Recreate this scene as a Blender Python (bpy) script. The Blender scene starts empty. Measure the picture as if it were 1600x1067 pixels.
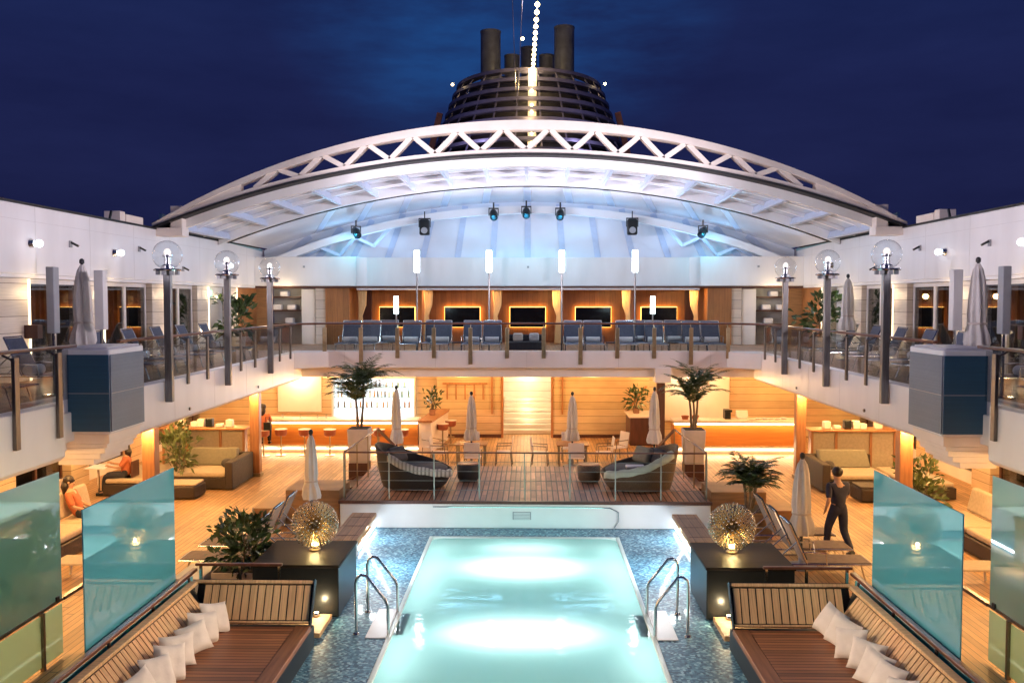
import bpy, bmesh, math, random
from mathutils import Vector, Matrix
R = math.radians
rnd = random.Random(7)
S = bpy.context.scene
COL = S.collection
# ------------------------------------------------------------------ camera, sky, exposure
cam_d = bpy.data.cameras.new('camera'); cam = bpy.data.objects.new('camera', cam_d); COL.objects.link(cam)
cam.location = (.15, 0, 5.2); cam.rotation_euler = (R(90 - 2.638), 0, R(1.228))
cam_d.lens = 31.5; cam_d.sensor_width = 36; cam_d.clip_end = 4000; cam_d.clip_start = .1
S.camera = cam
S.view_settings.view_transform = 'Standard'; S.view_settings.look = 'None'
S.view_settings.exposure = 0.86; S.view_settings.gamma = 1.0
S.cycles.max_bounces = 6; S.cycles.transparent_max_bounces = 16; S.cycles.diffuse_bounces = 4
S.cycles.glossy_bounces = 3; S.cycles.sample_clamp_indirect = 4.0; S.cycles.sample_clamp_direct = 30.0
S.cycles.caustics_reflective = False; S.cycles.caustics_refractive = False
S.cycles.use_denoising = True
W = bpy.data.worlds.new('World'); S.world = W; W.use_nodes = True


def sky():
    nt = W.node_tree; n = nt.nodes; L = nt.links
    for x in list(n): n.remove(x)
    out = n.new('ShaderNodeOutputWorld'); bg = n.new('ShaderNodeBackground')
    tc = n.new('ShaderNodeTexCoord'); sep = n.new('ShaderNodeSeparateXYZ'); L.new(tc.outputs['Generated'], sep.inputs[0])
    st = n.new('ShaderNodeTexSky'); st.sky_type = 'NISHITA'; st.sun_disc = False
    st.sun_elevation = R(-5.0); st.sun_rotation = R(200)
    # dusk gradient with faint thin cloud
    mp = n.new('ShaderNodeMapping'); mp.inputs['Scale'].default_value = (2.2, 2.2, 9.0); L.new(tc.outputs['Generated'], mp.inputs[0])
    no = n.new('ShaderNodeTexNoise'); no.inputs['Scale'].default_value = 2.0; no.inputs['Detail'].default_value = 6; no.inputs['Roughness'].default_value = .6
    L.new(mp.outputs[0], no.inputs['Vector'])
    r1 = n.new('ShaderNodeValToRGB'); e = r1.color_ramp.elements
    e[0].position = 0; e[0].color = (.0072, .0083, .0335, 1)
    e[1].position = .45; e[1].color = (.0063, .0140, .060, 1)
    q = e.new(.22); q.color = (.0064, .0092, .042, 1)
    L.new(sep.outputs['Z'], r1.inputs['Fac'])
    # a brighter blue break in the cloud up to the left of the funnel
    dot = n.new('ShaderNodeVectorMath'); dot.operation = 'DOT_PRODUCT'
    dv = Vector((-.035, 1.0, .40)).normalized(); dot.inputs[1].default_value = dv
    nz = n.new('ShaderNodeVectorMath'); nz.operation = 'NORMALIZE'; L.new(tc.outputs['Generated'], nz.inputs[0]); L.new(nz.outputs[0], dot.inputs[0])
    mr = n.new('ShaderNodeMapRange'); mr.inputs['From Min'].default_value = .966; mr.inputs['From Max'].default_value = 1.0
    L.new(dot.outputs['Value'], mr.inputs['Value'])
    mu = n.new('ShaderNodeMath'); mu.operation = 'MULTIPLY'; L.new(mr.outputs[0], mu.inputs[0])
    cr = n.new('ShaderNodeValToRGB'); cr.color_ramp.elements[0].position = .34; cr.color_ramp.elements[1].position = .70
    L.new(no.outputs['Fac'], cr.inputs['Fac']); L.new(cr.outputs['Color'], mu.inputs[1])
    m1 = n.new('ShaderNodeMixRGB'); m1.inputs['Color2'].default_value = (.0062, .037, .135, 1)
    L.new(mu.outputs[0], m1.inputs['Fac']); L.new(r1.outputs['Color'], m1.inputs['Color1'])
    # cloud mottling
    m2 = n.new('ShaderNodeMixRGB'); m2.blend_type = 'MULTIPLY'; m2.inputs['Fac'].default_value = .55
    c2 = n.new('ShaderNodeValToRGB'); c2.color_ramp.elements[0].position = .25; c2.color_ramp.elements[1].position = .75
    c2.color_ramp.elements[0].color = (.55, .55, .62, 1); c2.color_ramp.elements[1].color = (1.25, 1.25, 1.18, 1)
    L.new(no.outputs['Fac'], c2.inputs['Fac']); L.new(m1.outputs[0], m2.inputs['Color1']); L.new(c2.outputs['Color'], m2.inputs['Color2'])
    ad = n.new('ShaderNodeMixRGB'); ad.blend_type = 'ADD'; ad.inputs['Fac'].default_value = .02
    L.new(m2.outputs[0], ad.inputs['Color1']); L.new(st.outputs[0], ad.inputs['Color2'])
    L.new(ad.outputs[0], bg.inputs['Color']); bg.inputs['Strength'].default_value = 1.0
    L.new(bg.outputs[0], out.inputs[0])


sky()

# ------------------------------------------------------------------ materials
MATS = {}


def new_mat(name):
    m = bpy.data.materials.new(name); m.use_nodes = True
    nt = m.node_tree; b = nt.nodes['Principled BSDF']
    MATS[name] = m
    return m, nt, b


def noise_col(nt, c, amt, scale, coord='Object', stretch=(1, 1, 1), detail=5):
    n = nt.nodes; L = nt.links
    tc = n.new('ShaderNodeTexCoord'); mp = n.new('ShaderNodeMapping'); mp.inputs['Scale'].default_value = stretch
    L.new(tc.outputs[coord], mp.inputs[0])
    no = n.new('ShaderNodeTexNoise'); no.inputs['Scale'].default_value = scale; no.inputs['Detail'].default_value = detail
    L.new(mp.outputs[0], no.inputs['Vector'])
    r = n.new('ShaderNodeValToRGB'); r.color_ramp.elements[0].position = .3; r.color_ramp.elements[1].position = .7
    r.color_ramp.elements[0].color = tuple(x * (1 - amt) for x in c) + (1,)
    r.color_ramp.elements[1].color = tuple(min(1, x * (1 + amt)) for x in c) + (1,)
    L.new(no.outputs['Fac'], r.inputs['Fac'])
    return r.outputs['Color'], no.outputs['Fac'], mp


def plain(name, c, rough=.5, metal=0, amt=.12, scale=6, bump=0, stretch=(1, 1, 1), spec=.5, coat=0):
    m, nt, b = new_mat(name)
    col, fac, mp = noise_col(nt, c, amt, scale, stretch=stretch)
    nt.links.new(col, b.inputs['Base Color'])
    b.inputs['Roughness'].default_value = rough; b.inputs['Metallic'].default_value = metal
    b.inputs['Specular IOR Level'].default_value = spec; b.inputs['Coat Weight'].default_value = coat
    if bump:
        bp = nt.nodes.new('ShaderNodeBump'); bp.inputs['Strength'].default_value = bump; bp.inputs['Distance'].default_value = .02
        nt.links.new(fac, bp.inputs['Height']); nt.links.new(bp.outputs[0], b.inputs['Normal'])
    return m


def emit(name, c, s, base=(.8, .8, .8)):
    m, nt, b = new_mat(name)
    b.inputs['Base Color'].default_value = base + (1,)
    b.inputs['Emission Color'].default_value = c + (1,); b.inputs['Emission Strength'].default_value = s
    return m


def planks(name, c, axis, width, gap, gapc, vary=.25, rough=.5, axis2=None, amt=.22, joints=0, bump=.4):
    """boards counted along AXIS ('X','Y','Z'), grain runs along the other axes"""
    m, nt, b = new_mat(name); n = nt.nodes; L = nt.links
    tc = n.new('ShaderNodeTexCoord'); sp = n.new('ShaderNodeSeparateXYZ'); L.new(tc.outputs['Object'], sp.inputs[0])
    def math_(op, a, bb=None):
        q = n.new('ShaderNodeMath'); q.operation = op
        for k, v in enumerate((a, bb)):
            if v is None: continue
            if isinstance(v, (int, float)): q.inputs[k].default_value = v
            else: L.new(v, q.inputs[k])
        return q.outputs[0]
    u = math_('DIVIDE', sp.outputs[axis], width)
    fr = math_('FRACT', u); idx = math_('FLOOR', u)
    line = math_('LESS_THAN', fr, gap)
    if joints:
        wn0 = n.new('ShaderNodeTexWhiteNoise'); wn0.noise_dimensions = '1D'; L.new(idx, wn0.inputs['W'])
        v = math_('ADD', math_('DIVIDE', sp.outputs[axis2], joints), wn0.outputs['Value'])
        idx = math_('ADD', math_('MULTIPLY', math_('FLOOR', v), 17.3), idx)
        line = math_('MAXIMUM', line, math_('LESS_THAN', math_('FRACT', v), .006))
    wn = n.new('ShaderNodeTexWhiteNoise'); wn.noise_dimensions = '1D'; L.new(idx, wn.inputs['W'])
    st = {'X': (30, 1.2, 1.2), 'Y': (1.2, 30, 1.2), 'Z': (1.2, 1.2, 30)}[axis]
    col, fac, mp = noise_col(nt, c, amt, 1.6, stretch=st, detail=6)
    col2, fac2, mp2 = noise_col(nt, (.5, .5, .5), .22, .7, detail=3)
    hs = n.new('ShaderNodeHueSaturation')
    vv = math_('ADD', math_('MULTIPLY', wn.outputs['Value'], vary * 2), 1 - vary); L.new(vv, hs.inputs['Value']); L.new(col, hs.inputs['Color'])
    ov = n.new('ShaderNodeMixRGB'); ov.blend_type = 'OVERLAY'; ov.inputs['Fac'].default_value = .9
    L.new(hs.outputs[0], ov.inputs['Color1']); L.new(col2, ov.inputs['Color2'])
    mx = n.new('ShaderNodeMixRGB'); L.new(line, mx.inputs['Fac']); L.new(ov.outputs[0], mx.inputs['Color1']); mx.inputs['Color2'].default_value = gapc + (1,)
    L.new(mx.outputs[0], b.inputs['Base Color']); b.inputs['Roughness'].default_value = rough
    if bump:
        bp = n.new('ShaderNodeBump'); bp.inputs['Strength'].default_value = bump; bp.inputs['Distance'].default_value = .01
        inv = math_('SUBTRACT', math_('MULTIPLY', fac, .3), line)
        L.new(inv, bp.inputs['Height']); L.new(bp.outputs[0], b.inputs['Normal'])
    return m


def mosaic(name):
    m, nt, b = new_mat(name); n = nt.nodes; L = nt.links
    tc = n.new('ShaderNodeTexCoord'); vo = n.new('ShaderNodeTexVoronoi'); vo.inputs['Scale'].default_value = 26; vo.inputs['Randomness'].default_value = .55
    L.new(tc.outputs['Object'], vo.inputs['Vector'])
    sp = n.new('ShaderNodeSeparateColor'); L.new(vo.outputs['Color'], sp.inputs[0])
    r = n.new('ShaderNodeValToRGB'); e = r.color_ramp.elements
    e[0].color = (.014, .075, .15, 1); e[1].position = 1; e[1].color = (.36, .60, .70, 1)
    q = e.new(.45); q.color = (.05, .18, .29, 1); q = e.new(.75); q.color = (.12, .32, .44, 1)
    L.new(sp.outputs[0], r.inputs['Fac']); L.new(r.outputs[0], b.inputs['Base Color'])
    no = n.new('ShaderNodeTexNoise'); no.inputs['Scale'].default_value = 5; no.inputs['Detail'].default_value = 3; L.new(tc.outputs['Object'], no.inputs['Vector'])
    bp = n.new('ShaderNodeBump'); bp.inputs['Strength'].default_value = .15; bp.inputs['Distance'].default_value = .03
    L.new(no.outputs['Fac'], bp.inputs['Height']); L.new(bp.outputs[0], b.inputs['Coat Normal'])
    b.inputs['Roughness'].default_value = .5; b.inputs['Coat Weight'].default_value = .38; b.inputs['Coat Roughness'].default_value = .08; b.inputs['Coat IOR'].default_value = 1.33
    return m


def glass(name, tint, gloss, body=None, bodyfac=0., rough=.02, ior=1.5, trl=.3):
    """sheet glass: tinted transparency with mirror reflection, optionally a coloured body (frosted or printed glass)"""
    m, nt, b = new_mat(name); n = nt.nodes; L = nt.links
    n.remove(b); out = n['Material Output']
    tr = n.new('ShaderNodeBsdfTransparent'); tr.inputs['Color'].default_value = tint + (1,)
    gl = n.new('ShaderNodeBsdfGlossy'); gl.inputs['Roughness'].default_value = rough; gl.inputs['Color'].default_value = (1, 1, 1, 1)
    last = tr.outputs[0]
    if body:
        df = n.new('ShaderNodeBsdfDiffuse'); df.inputs['Color'].default_value = body + (1,)
        tl = n.new('ShaderNodeBsdfTranslucent'); tl.inputs['Color'].default_value = body + (1,)
        a = n.new('ShaderNodeMixShader'); a.inputs[0].default_value = trl; L.new(df.outputs[0], a.inputs[1]); L.new(tl.outputs[0], a.inputs[2])
        k = n.new('ShaderNodeMixShader'); k.inputs[0].default_value = bodyfac; L.new(last, k.inputs[1]); L.new(a.outputs[0], k.inputs[2]); last = k.outputs[0]
    fr = n.new('ShaderNodeLayerWeight'); fr.inputs['Blend'].default_value = .5
    pw = n.new('ShaderNodeMath'); pw.operation = 'POWER'; L.new(fr.outputs['Facing'], pw.inputs[0]); pw.inputs[1].default_value = 4
    mu = n.new('ShaderNodeMath'); mu.operation = 'MULTIPLY_ADD'; mu.use_clamp = True; L.new(pw.outputs[0], mu.inputs[0]); mu.inputs[1].default_value = .8; mu.inputs[2].default_value = gloss
    mx = n.new('ShaderNodeMixShader'); L.new(mu.outputs[0], mx.inputs[0]); L.new(last, mx.inputs[1]); L.new(gl.outputs[0], mx.inputs[2])
    L.new(mx.outputs[0], out.inputs[0])
    return m


def milky_water(name):
    m, nt, b = new_mat(name); n = nt.nodes; L = nt.links
    n.remove(b); out = n['Material Output']
    tl = n.new('ShaderNodeBsdfTranslucent'); tl.inputs['Color'].default_value = (.50, .74, .73, 1)
    df = n.new('ShaderNodeBsdfDiffuse'); df.inputs['Color'].default_value = (.30, .62, .62, 1)
    a = n.new('ShaderNodeMixShader'); a.inputs[0].default_value = .25; L.new(tl.outputs[0], a.inputs[1]); L.new(df.outputs[0], a.inputs[2])
    tc = n.new('ShaderNodeTexCoord'); no = n.new('ShaderNodeTexNoise'); no.inputs['Scale'].default_value = 2.6; no.inputs['Detail'].default_value = 4
    L.new(tc.outputs['Object'], no.inputs['Vector'])
    bp = n.new('ShaderNodeBump'); bp.inputs['Strength'].default_value = .10; bp.inputs['Distance'].default_value = .04; L.new(no.outputs['Fac'], bp.inputs['Height'])
    gl = n.new('ShaderNodeBsdfGlossy'); gl.inputs['Roughness'].default_value = .05; L.new(bp.outputs[0], gl.inputs['Normal'])
    fr = n.new('ShaderNodeFresnel'); fr.inputs['IOR'].default_value = 1.33
    mx = n.new('ShaderNodeMixShader'); L.new(fr.outputs[0], mx.inputs[0]); L.new(a.outputs[0], mx.inputs[1]); L.new(gl.outputs[0], mx.inputs[2])
    L.new(mx.outputs[0], out.inputs[0])
    return m


def weave(name, c1, c2, scale, rough=.6):
    m, nt, b = new_mat(name); n = nt.nodes; L = nt.links
    tc = n.new('ShaderNodeTexCoord'); br = n.new('ShaderNodeTexBrick'); br.inputs['Scale'].default_value = scale
    br.inputs['Color1'].default_value = c1 + (1,); br.inputs['Color2'].default_value = tuple(x * .75 for x in c1) + (1,); br.inputs['Mortar'].default_value = c2 + (1,)
    br.inputs['Mortar Size'].default_value = .03
    mp = n.new('ShaderNodeMapping'); mp.inputs['Rotation'].default_value = (R(62), R(18), 0); L.new(tc.outputs['Object'], mp.inputs[0]); L.new(mp.outputs[0], br.inputs['Vector'])
    L.new(br.outputs['Color'], b.inputs['Base Color']); b.inputs['Roughness'].default_value = rough
    bp = n.new('ShaderNodeBump'); bp.inputs['Strength'].default_value = .4; bp.inputs['Distance'].default_value = .01; L.new(br.outputs['Fac'], bp.inputs['Height']); bp.invert = True
    L.new(bp.outputs[0], b.inputs['Normal'])
    return m


WHITE = plain('white_paint', (.80, .78, .78), .38, amt=.05, scale=1.6, stretch=(1, 1, .25), bump=.05)
ROOFW = plain('roof_white', (.80, .80, .83), .28, amt=.04, scale=1.0)
ROOFP = plain('roof_panel', (.74, .76, .84), .16, amt=.05, scale=.7)
CREAM = plain('cream_steel', (.84, .73, .65), .4, amt=.05, scale=2)
TEAK = planks('teak_deck', (.47, .27, .125), 'X', .12, .09, (.045, .03, .02), .20, .48, 'Y', joints=3.2)
TEAKX = planks('stage_teak', (.44, .235, .145), 'X', .13, .20, (.035, .02, .015), .34, .5, 'Y', joints=1.1)
SLATX = planks('weathered_teak_x', (.72, .46, .24), 'X', 50, 0, (.05, .03, .02), .2, .6)
BENCHT = planks('bench_teak', (.40, .23, .12), 'X', .16, .05, (.06, .03, .02), .2, .5)
SLATY = planks('weathered_teak_y', (.70, .45, .235), 'Y', 50, 0, (.05, .03, .02), .2, .6)
MAHOG = planks('oiled_teak_seat', (.32, .13, .06), 'Y', .095, .13, (.02, .01, .008), .3, .42)
RAILW = plain('varnished_handrail', (.13, .045, .025), .28, amt=.3, scale=9, stretch=(1, .2, 1), coat=.5)
WOODP = planks('warm_wood_panel', (.36, .145, .048), 'X', .22, .03, (.10, .04, .015), .14, .42)
WOODC = plain('column_wood', (.40, .17, .07), .4, amt=.22, scale=5, stretch=(4, 4, .4))
BARW = plain('bar_wood', (.52, .20, .05), .35, amt=.14, scale=2.5, stretch=(.4, 1, 5))
DARKW = plain('dark_wood', (.085, .03, .02), .4, amt=.25, scale=5, stretch=(4, 4, .4))
BOXW = plain('box_wood', (.30, .16, .07), .5, amt=.2, scale=4, stretch=(.6, .6, 5))
SLAB = planks('limestone_slab', (.64, .46, .28), 'Z', .27, .045, (.16, .09, .04), .10, .55, amt=.1)
SLABL = planks('pale_pillar_slab', (.64, .57, .50), 'Z', .36, .035, (.16, .12, .09), .08, .5, amt=.1)
MOS = mosaic('blue_mosaic')
WATER = milky_water('lit_pool_water')
POOLW = plain('pool_lining', (.72, .86, .84), .3, amt=.05, scale=3)
PWHITE = plain('pool_wall_white', (.80, .80, .80), .35, amt=.04, scale=1.5)
STEEL = plain('polished_steel', (.72, .72, .72), .16, 1, amt=.05)
STEELD = plain('brushed_stanchion', (.20, .17, .15), .34, .9, amt=.2, scale=12, stretch=(4, 4, .5))
POSTM = plain('grey_lamp_post', (.20, .195, .20), .32, .7, amt=.2, scale=8, stretch=(4, 4, .4))
BRASS = plain('bronze_stanchion', (.40, .31, .19), .36, .9, amt=.15, scale=9)
BLACK = plain('black_lacquer', (.012, .014, .016), .3, amt=.2, scale=4, spec=.25)
PLTOP = plain('dark_stained_top', (.016, .012, .010), .55, amt=.35, scale=4, stretch=(.5, 6, 1), spec=.15)
BLACKM = plain('black_metal', (.02, .02, .023), .35, .3, amt=.2)
RUBBER = plain('black_seal', (.01, .01, .012), .6, amt=.1)
GRILLB = planks('blue_speaker_mesh', (.028, .110, .20), 'Z', .02, .25, (.016, .07, .13), .06, .55, amt=.06, bump=0)
GRILLG = planks('grey_speaker_mesh', (.15, .20, .27), 'Z', .02, .25, (.075, .11, .16), .06, .5, amt=.06, bump=0)
GREYB = plain('grey_casing', (.33, .34, .37), .45, amt=.05)
WICK = weave('brown_wicker', (.17, .115, .065), (.04, .025, .015), 14)
WICKD = weave('dark_wicker', (.035, .028, .026), (.008, .007, .007), 14)
WICKS = weave('sofa_wicker', (.05, .032, .022), (.02, .013, .01), 12)
FABB = plain('beige_cushion', (.50, .40, .29), .85, amt=.1, scale=14, bump=.1)
FABG = plain('olive_cushion', (.22, .20, .15), .85, amt=.1, scale=14)
FABW = plain('white_pillow_linen', (.80, .74, .69), .9, amt=.05, scale=8, bump=.35)
FABU = plain('furled_canvas', (.72, .68, .64), .9, amt=.07, scale=9, bump=.5, stretch=(3, 3, .6))
FABN = plain('slate_mesh_fabric', (.085, .10, .15), .75, amt=.15, scale=20)
FABD = plain('dark_cushion', (.06, .055, .06), .8, amt=.2, scale=10)
FABT = plain('taupe_lounger', (.26, .20, .17), .8, amt=.12, scale=12)
NAVY = plain('navy_towel', (.03, .06, .12), .85, amt=.3, scale=20, stretch=(1, 14, 1))
TOWEL = plain('white_towel', (.78, .76, .78), .9, amt=.05, scale=12, bump=.3)
LEAF = plain('palm_leaf', (.050, .085, .030), .45, amt=.5, scale=3.5)
LEAFB = plain('glossy_leaf', (.040, .075, .024), .35, amt=.55, scale=5)
BARK = plain('palm_stem', (.16, .11, .065), .8, amt=.3, scale=10, bump=.4)
SOIL = plain('soil', (.03, .02, .014), .9, amt=.3)
POTW = plain('stone_planter', (.58, .50, .45), .55, amt=.08, scale=5)
TERRA = plain('terracotta_pot', (.36, .17, .09), .6, amt=.15, scale=5)
SKIN = plain('skin', (.52, .30, .20), .5, amt=.08)
HAIR = plain('dark_hair', (.02, .012, .008), .5, amt=.3, scale=20)
ORANGE = plain('orange_cloth', (.50, .14, .06), .8, amt=.12, scale=12)
TROUS = plain('dark_trousers', (.018, .018, .028), .8, amt=.2)
NAVYC = plain('navy_cloth', (.022, .026, .06), .8, amt=.25, scale=10)
FUN = plain('funnel_metal', (.13, .125, .21), .38, .35, amt=.15, scale=3)
FUND = plain('funnel_dark', (.03, .028, .035), .6, amt=.3, scale=2)
PIPEM = plain('exhaust_pipe', (.14, .15, .18), .4, .2, amt=.25, scale=2)
RUST = plain('rust_red_steel', (.10, .03, .02), .6, amt=.2)
CURT = plain('tied_curtain', (.70, .46, .22), .85, amt=.12, scale=10, stretch=(6, 6, .5))
SCREEN = plain('screen_black', (.008, .009, .012), .12, amt=.1)
FRAMEW = plain('white_window_frame', (.70, .67, .66), .4, amt=.04)
SHIRTR = plain('red_upholstery', (.36, .10, .045), .6, amt=.12)
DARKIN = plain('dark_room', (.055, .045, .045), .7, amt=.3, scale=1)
CURTI = plain('room_curtain', (.42, .30, .25), .8, amt=.25, scale=7, stretch=(6, 6, .4))
G_RAIL = glass('railing_glass', (.80, .82, .82), .02)
G_GLOBE = glass('globe_glass', (.93, .95, .97), .05)
G_DARK = glass('window_glass', (.50, .52, .56), .10)
G_TEAL = glass('teal_glass', (.10, .40, .52), .30, (.17, .72, .92), .90, trl=.35)
G_TEALG = glass('sea_green_glass', (.20, .42, .40), .24, (.55, .92, .95), .90, trl=.3)
G_TEALL = glass('lower_green_glass', (.40, .62, .52), .06, (.70, .92, .90), .90, trl=.6)
G_BOT = plain('bottle_glass', (.20, .16, .12), .1, amt=.6, scale=9)
E_STICK = emit('light_stick', (.80, .95, 1.), 9)
E_STICKS = emit('light_stick_short', (.70, .95, 1.), 9)
E_WALL = emit('floodlight_face', (.85, .93, 1.), 2.5)
E_BULB = emit('festoon_bulb', (1., .74, .32), 14)
E_WARM = emit('warm_strip', (1., .62, .20), 3.2)
E_WARMW = emit('warm_white_strip', (1., .80, .48), 3.0)
E_TV = emit('screen_halo', (1., .55, .12), 5)
E_SHELF = emit('backlit_shelf', (.66, .88, 1.), 1.0)
E_PILL = emit('pillar_strip', (1., .78, .46), 1.1)
E_COVE = emit('pool_cove_strip', (.90, .96, 1.), 7)
E_GLOBE = emit('globe_bulb', (1., .86, .70), .5)
E_EXIT = emit('exit_sign', (.1, .9, .35), 1.2)
E_SPH = emit('gold_lamp', (1., .70, .25), 5)
E_LENS = emit('lamp_lens', (1., .85, .6), 4)

# ------------------------------------------------------------------ mesh builder
ORIG = {}


class MB:
    def __init__(s): s.v = []; s.f = []
    def add(s, vs, fs):
        k = len(s.v); s.v += [Vector(v) for v in vs]; s.f += [tuple(k + i for i in f) for f in fs]; return s
    def box(s, x0, y0, z0, x1, y1, z1):
        x0, x1 = sorted((x0, x1)); y0, y1 = sorted((y0, y1)); z0, z1 = sorted((z0, z1))
        return s.add([(x0, y0, z0), (x1, y0, z0), (x1, y1, z0), (x0, y1, z0), (x0, y0, z1), (x1, y0, z1), (x1, y1, z1), (x0, y1, z1)],
                     [(0, 3, 2, 1), (4, 5, 6, 7), (0, 1, 5, 4), (1, 2, 6, 5), (2, 3, 7, 6), (3, 0, 4, 7)])
    def bar(s, p, q, w, h, up=(0, 0, 1)):
        p = Vector(p); q = Vector(q); d = (q - p).normalized(); u = Vector(up)
        if abs(d.dot(u)) > .98: u = Vector((0, 1, 0))
        a = d.cross(u).normalized() * w / 2; b = a.cross(d).normalized() * h / 2
        return s.add([p - a - b, p + a - b, p + a + b, p - a + b, q - a - b, q + a - b, q + a + b, q - a + b],
                     [(0, 3, 2, 1), (4, 5, 6, 7), (0, 1, 5, 4), (1, 2, 6, 5), (2, 3, 7, 6), (3, 0, 4, 7)])
    def tube(s, pts, r, n=8):
        pts = [Vector(p) for p in pts]; rr = r if isinstance(r, (list, tuple)) else [r] * len(pts)
        k = len(s.v); prev = None
        for i, p in enumerate(pts):
            d = (pts[min(i + 1, len(pts) - 1)] - pts[max(i - 1, 0)]).normalized()
            if prev is None:
                a = d.orthogonal().normalized()
            else:
                a = (prev - d * prev.dot(d)); a = a.normalized() if a.length > 1e-6 else d.orthogonal().normalized()
            prev = a; b = d.cross(a)
            for j in range(n):
                t = 2 * math.pi * j / n; s.v.append(p + (a * math.cos(t) + b * math.sin(t)) * rr[i])
        for i in range(len(pts) - 1):
            for j in range(n):
                s.f.append((k + i * n + j, k + i * n + (j + 1) % n, k + (i + 1) * n + (j + 1) % n, k + (i + 1) * n + j))
        s.f.append(tuple(k + j for j in range(n))[::-1]); e = k + (len(pts) - 1) * n; s.f.append(tuple(e + j for j in range(n)))
        return s
    def lathe(s, prof, c=(0, 0, 0), n=16, fn=None):
        c = Vector(c); k = len(s.v)
        for i, (r, z) in enumerate(prof):
            for j in range(n):
                t = 2 * math.pi * j / n; q = fn(i, j, t) if fn else 1
                s.v.append(c + Vector((r * q * math.cos(t), r * q * math.sin(t), z)))
        for i in range(len(prof) - 1):
            for j in range(n):
                s.f.append((k + i * n + j, k + i * n + (j + 1) % n, k + (i + 1) * n + (j + 1) % n, k + (i + 1) * n + j))
        s.f.append(tuple(k + j for j in range(n))[::-1]); e = k + (len(prof) - 1) * n; s.f.append(tuple(e + j for j in range(n)))
        return s
    def sphere(s, c, r, n=14, m=8, sc=(1, 1, 1)):
        prof = [(r * max(.01, math.sin(math.pi * i / m)), -r * math.cos(math.pi * i / m)) for i in range(m + 1)]
        k = len(s.v); s.lathe(prof, (0, 0, 0), n)
        for i in range(k, len(s.v)):
            v = s.v[i]; s.v[i] = Vector((v.x * sc[0], v.y * sc[1], v.z * sc[2])) + Vector(c)
        return s
    def prism(s, poly, axis, a, b):
        """poly of 2D points extruded along AXIS from a to b (X: (y,z), Y: (x,z), Z: (x,y))"""
        def P(p, t): return {'X': (t, p[0], p[1]), 'Y': (p[0], t, p[1]), 'Z': (p[0], p[1], t)}[axis]
        n = len(poly)
        return s.add([P(p, a) for p in poly] + [P(p, b) for p in poly],
                     [tuple(range(n))[::-1], tuple(range(n, 2 * n))] + [(i, (i + 1) % n, n + (i + 1) % n, n + i) for i in range(n)])
    def xf(s, M):
        s.v = [M @ v for v in s.v]; return s
    def build(s, name, mat, parent=None, bevel=0, smooth=35, bseg=2):
        off = ORIG.get(parent.name) if parent is not None else None
        vs = [v - off for v in s.v] if off is not None else s.v
        me = bpy.data.meshes.new(name); me.from_pydata([tuple(v) for v in vs], [], s.f)
        bm = bmesh.new(); bm.from_mesh(me); bmesh.ops.recalc_face_normals(bm, faces=bm.faces); bm.to_mesh(me); bm.free()
        if smooth:
            me.shade_smooth(); me.set_sharp_from_angle(angle=R(smooth))
        me.materials.append(mat)
        o = bpy.data.objects.new(name, me); COL.objects.link(o)
        if parent is not None: o.parent = parent
        if off is not None: ORIG[o.name] = off
        if bevel:
            b = o.modifiers.new('bevel', 'BEVEL'); b.width = bevel; b.segments = bseg; b.limit_method = 'ANGLE'
        return o


def tag(o, label=None, cat=None, group=None, kind=None):
    if label: o['label'] = label
    if cat: o['category'] = cat
    if group: o['group'] = group
    if kind: o['kind'] = kind
    return o


def thing(name, label, cat, loc=None, group=None, rz=0):
    """Empty at the base; with loc its parts are given in world coordinates, without it in local ones"""
    o = bpy.data.objects.new(name, None); COL.objects.link(o); o.empty_display_size = .2
    if loc is not None: o.location = loc; ORIG[o.name] = Vector(loc)
    o.rotation_euler.z = rz
    return tag(o, label, cat, group)


def struct(name, mb, mat, **k):
    return tag(mb.build(name, mat, **k), kind='structure')


KIDS = {}


def kids(o):
    return [c for c in COL.objects if c.parent is o]


def dup(src, loc, rz=0, label=None, scale=None):
    def cp(o, par):
        c = o.copy(); COL.objects.link(c)
        if par is not None: c.parent = par
        if o.name not in KIDS: KIDS[o.name] = [x for x in o.children]
        for ch in KIDS[o.name]: cp(ch, c)
        return c
    c = cp(src, None); c.location = loc; c.rotation_euler = (0, 0, rz)
    if label: c['label'] = label
    if scale: c.scale = scale if isinstance(scale, tuple) else (scale,) * 3
    return c


def light(kind, name, loc, col, w, size=.1, aim=None, angle=120, blend=.6, shape=None, size2=None):
    d = bpy.data.lights.new(name, kind); d.color = col; d.energy = w
    if kind == 'AREA':
        d.size = size
        if shape: d.shape = shape
        if size2: d.size_y = size2
    else: d.shadow_soft_size = size
    if kind == 'SPOT': d.spot_size = R(angle); d.spot_blend = blend
    o = bpy.data.objects.new(name, d); COL.objects.link(o); o.location = loc
    if aim is not None:
        o.rotation_euler = (Vector(aim) - Vector(loc)).to_track_quat('-Z', 'Y').to_euler()
    return o


SIDES = ((-1, 'port', 'left'), (1, 'starboard', 'right'))
ORD = ['first', 'second', 'third', 'fourth', 'fifth', 'sixth', 'seventh', 'eighth', 'ninth', 'tenth', 'eleventh', 'twelfth', 'thirteenth', 'fourteenth', 'fifteenth', 'sixteenth', 'seventeenth', 'eighteenth', 'nineteenth', 'twentieth']
WARM = (1., .55, .18); WARMW = (1., .74, .42); PINKW = (1., .82, .80); BLUE = (.30, .66, 1.)

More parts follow.
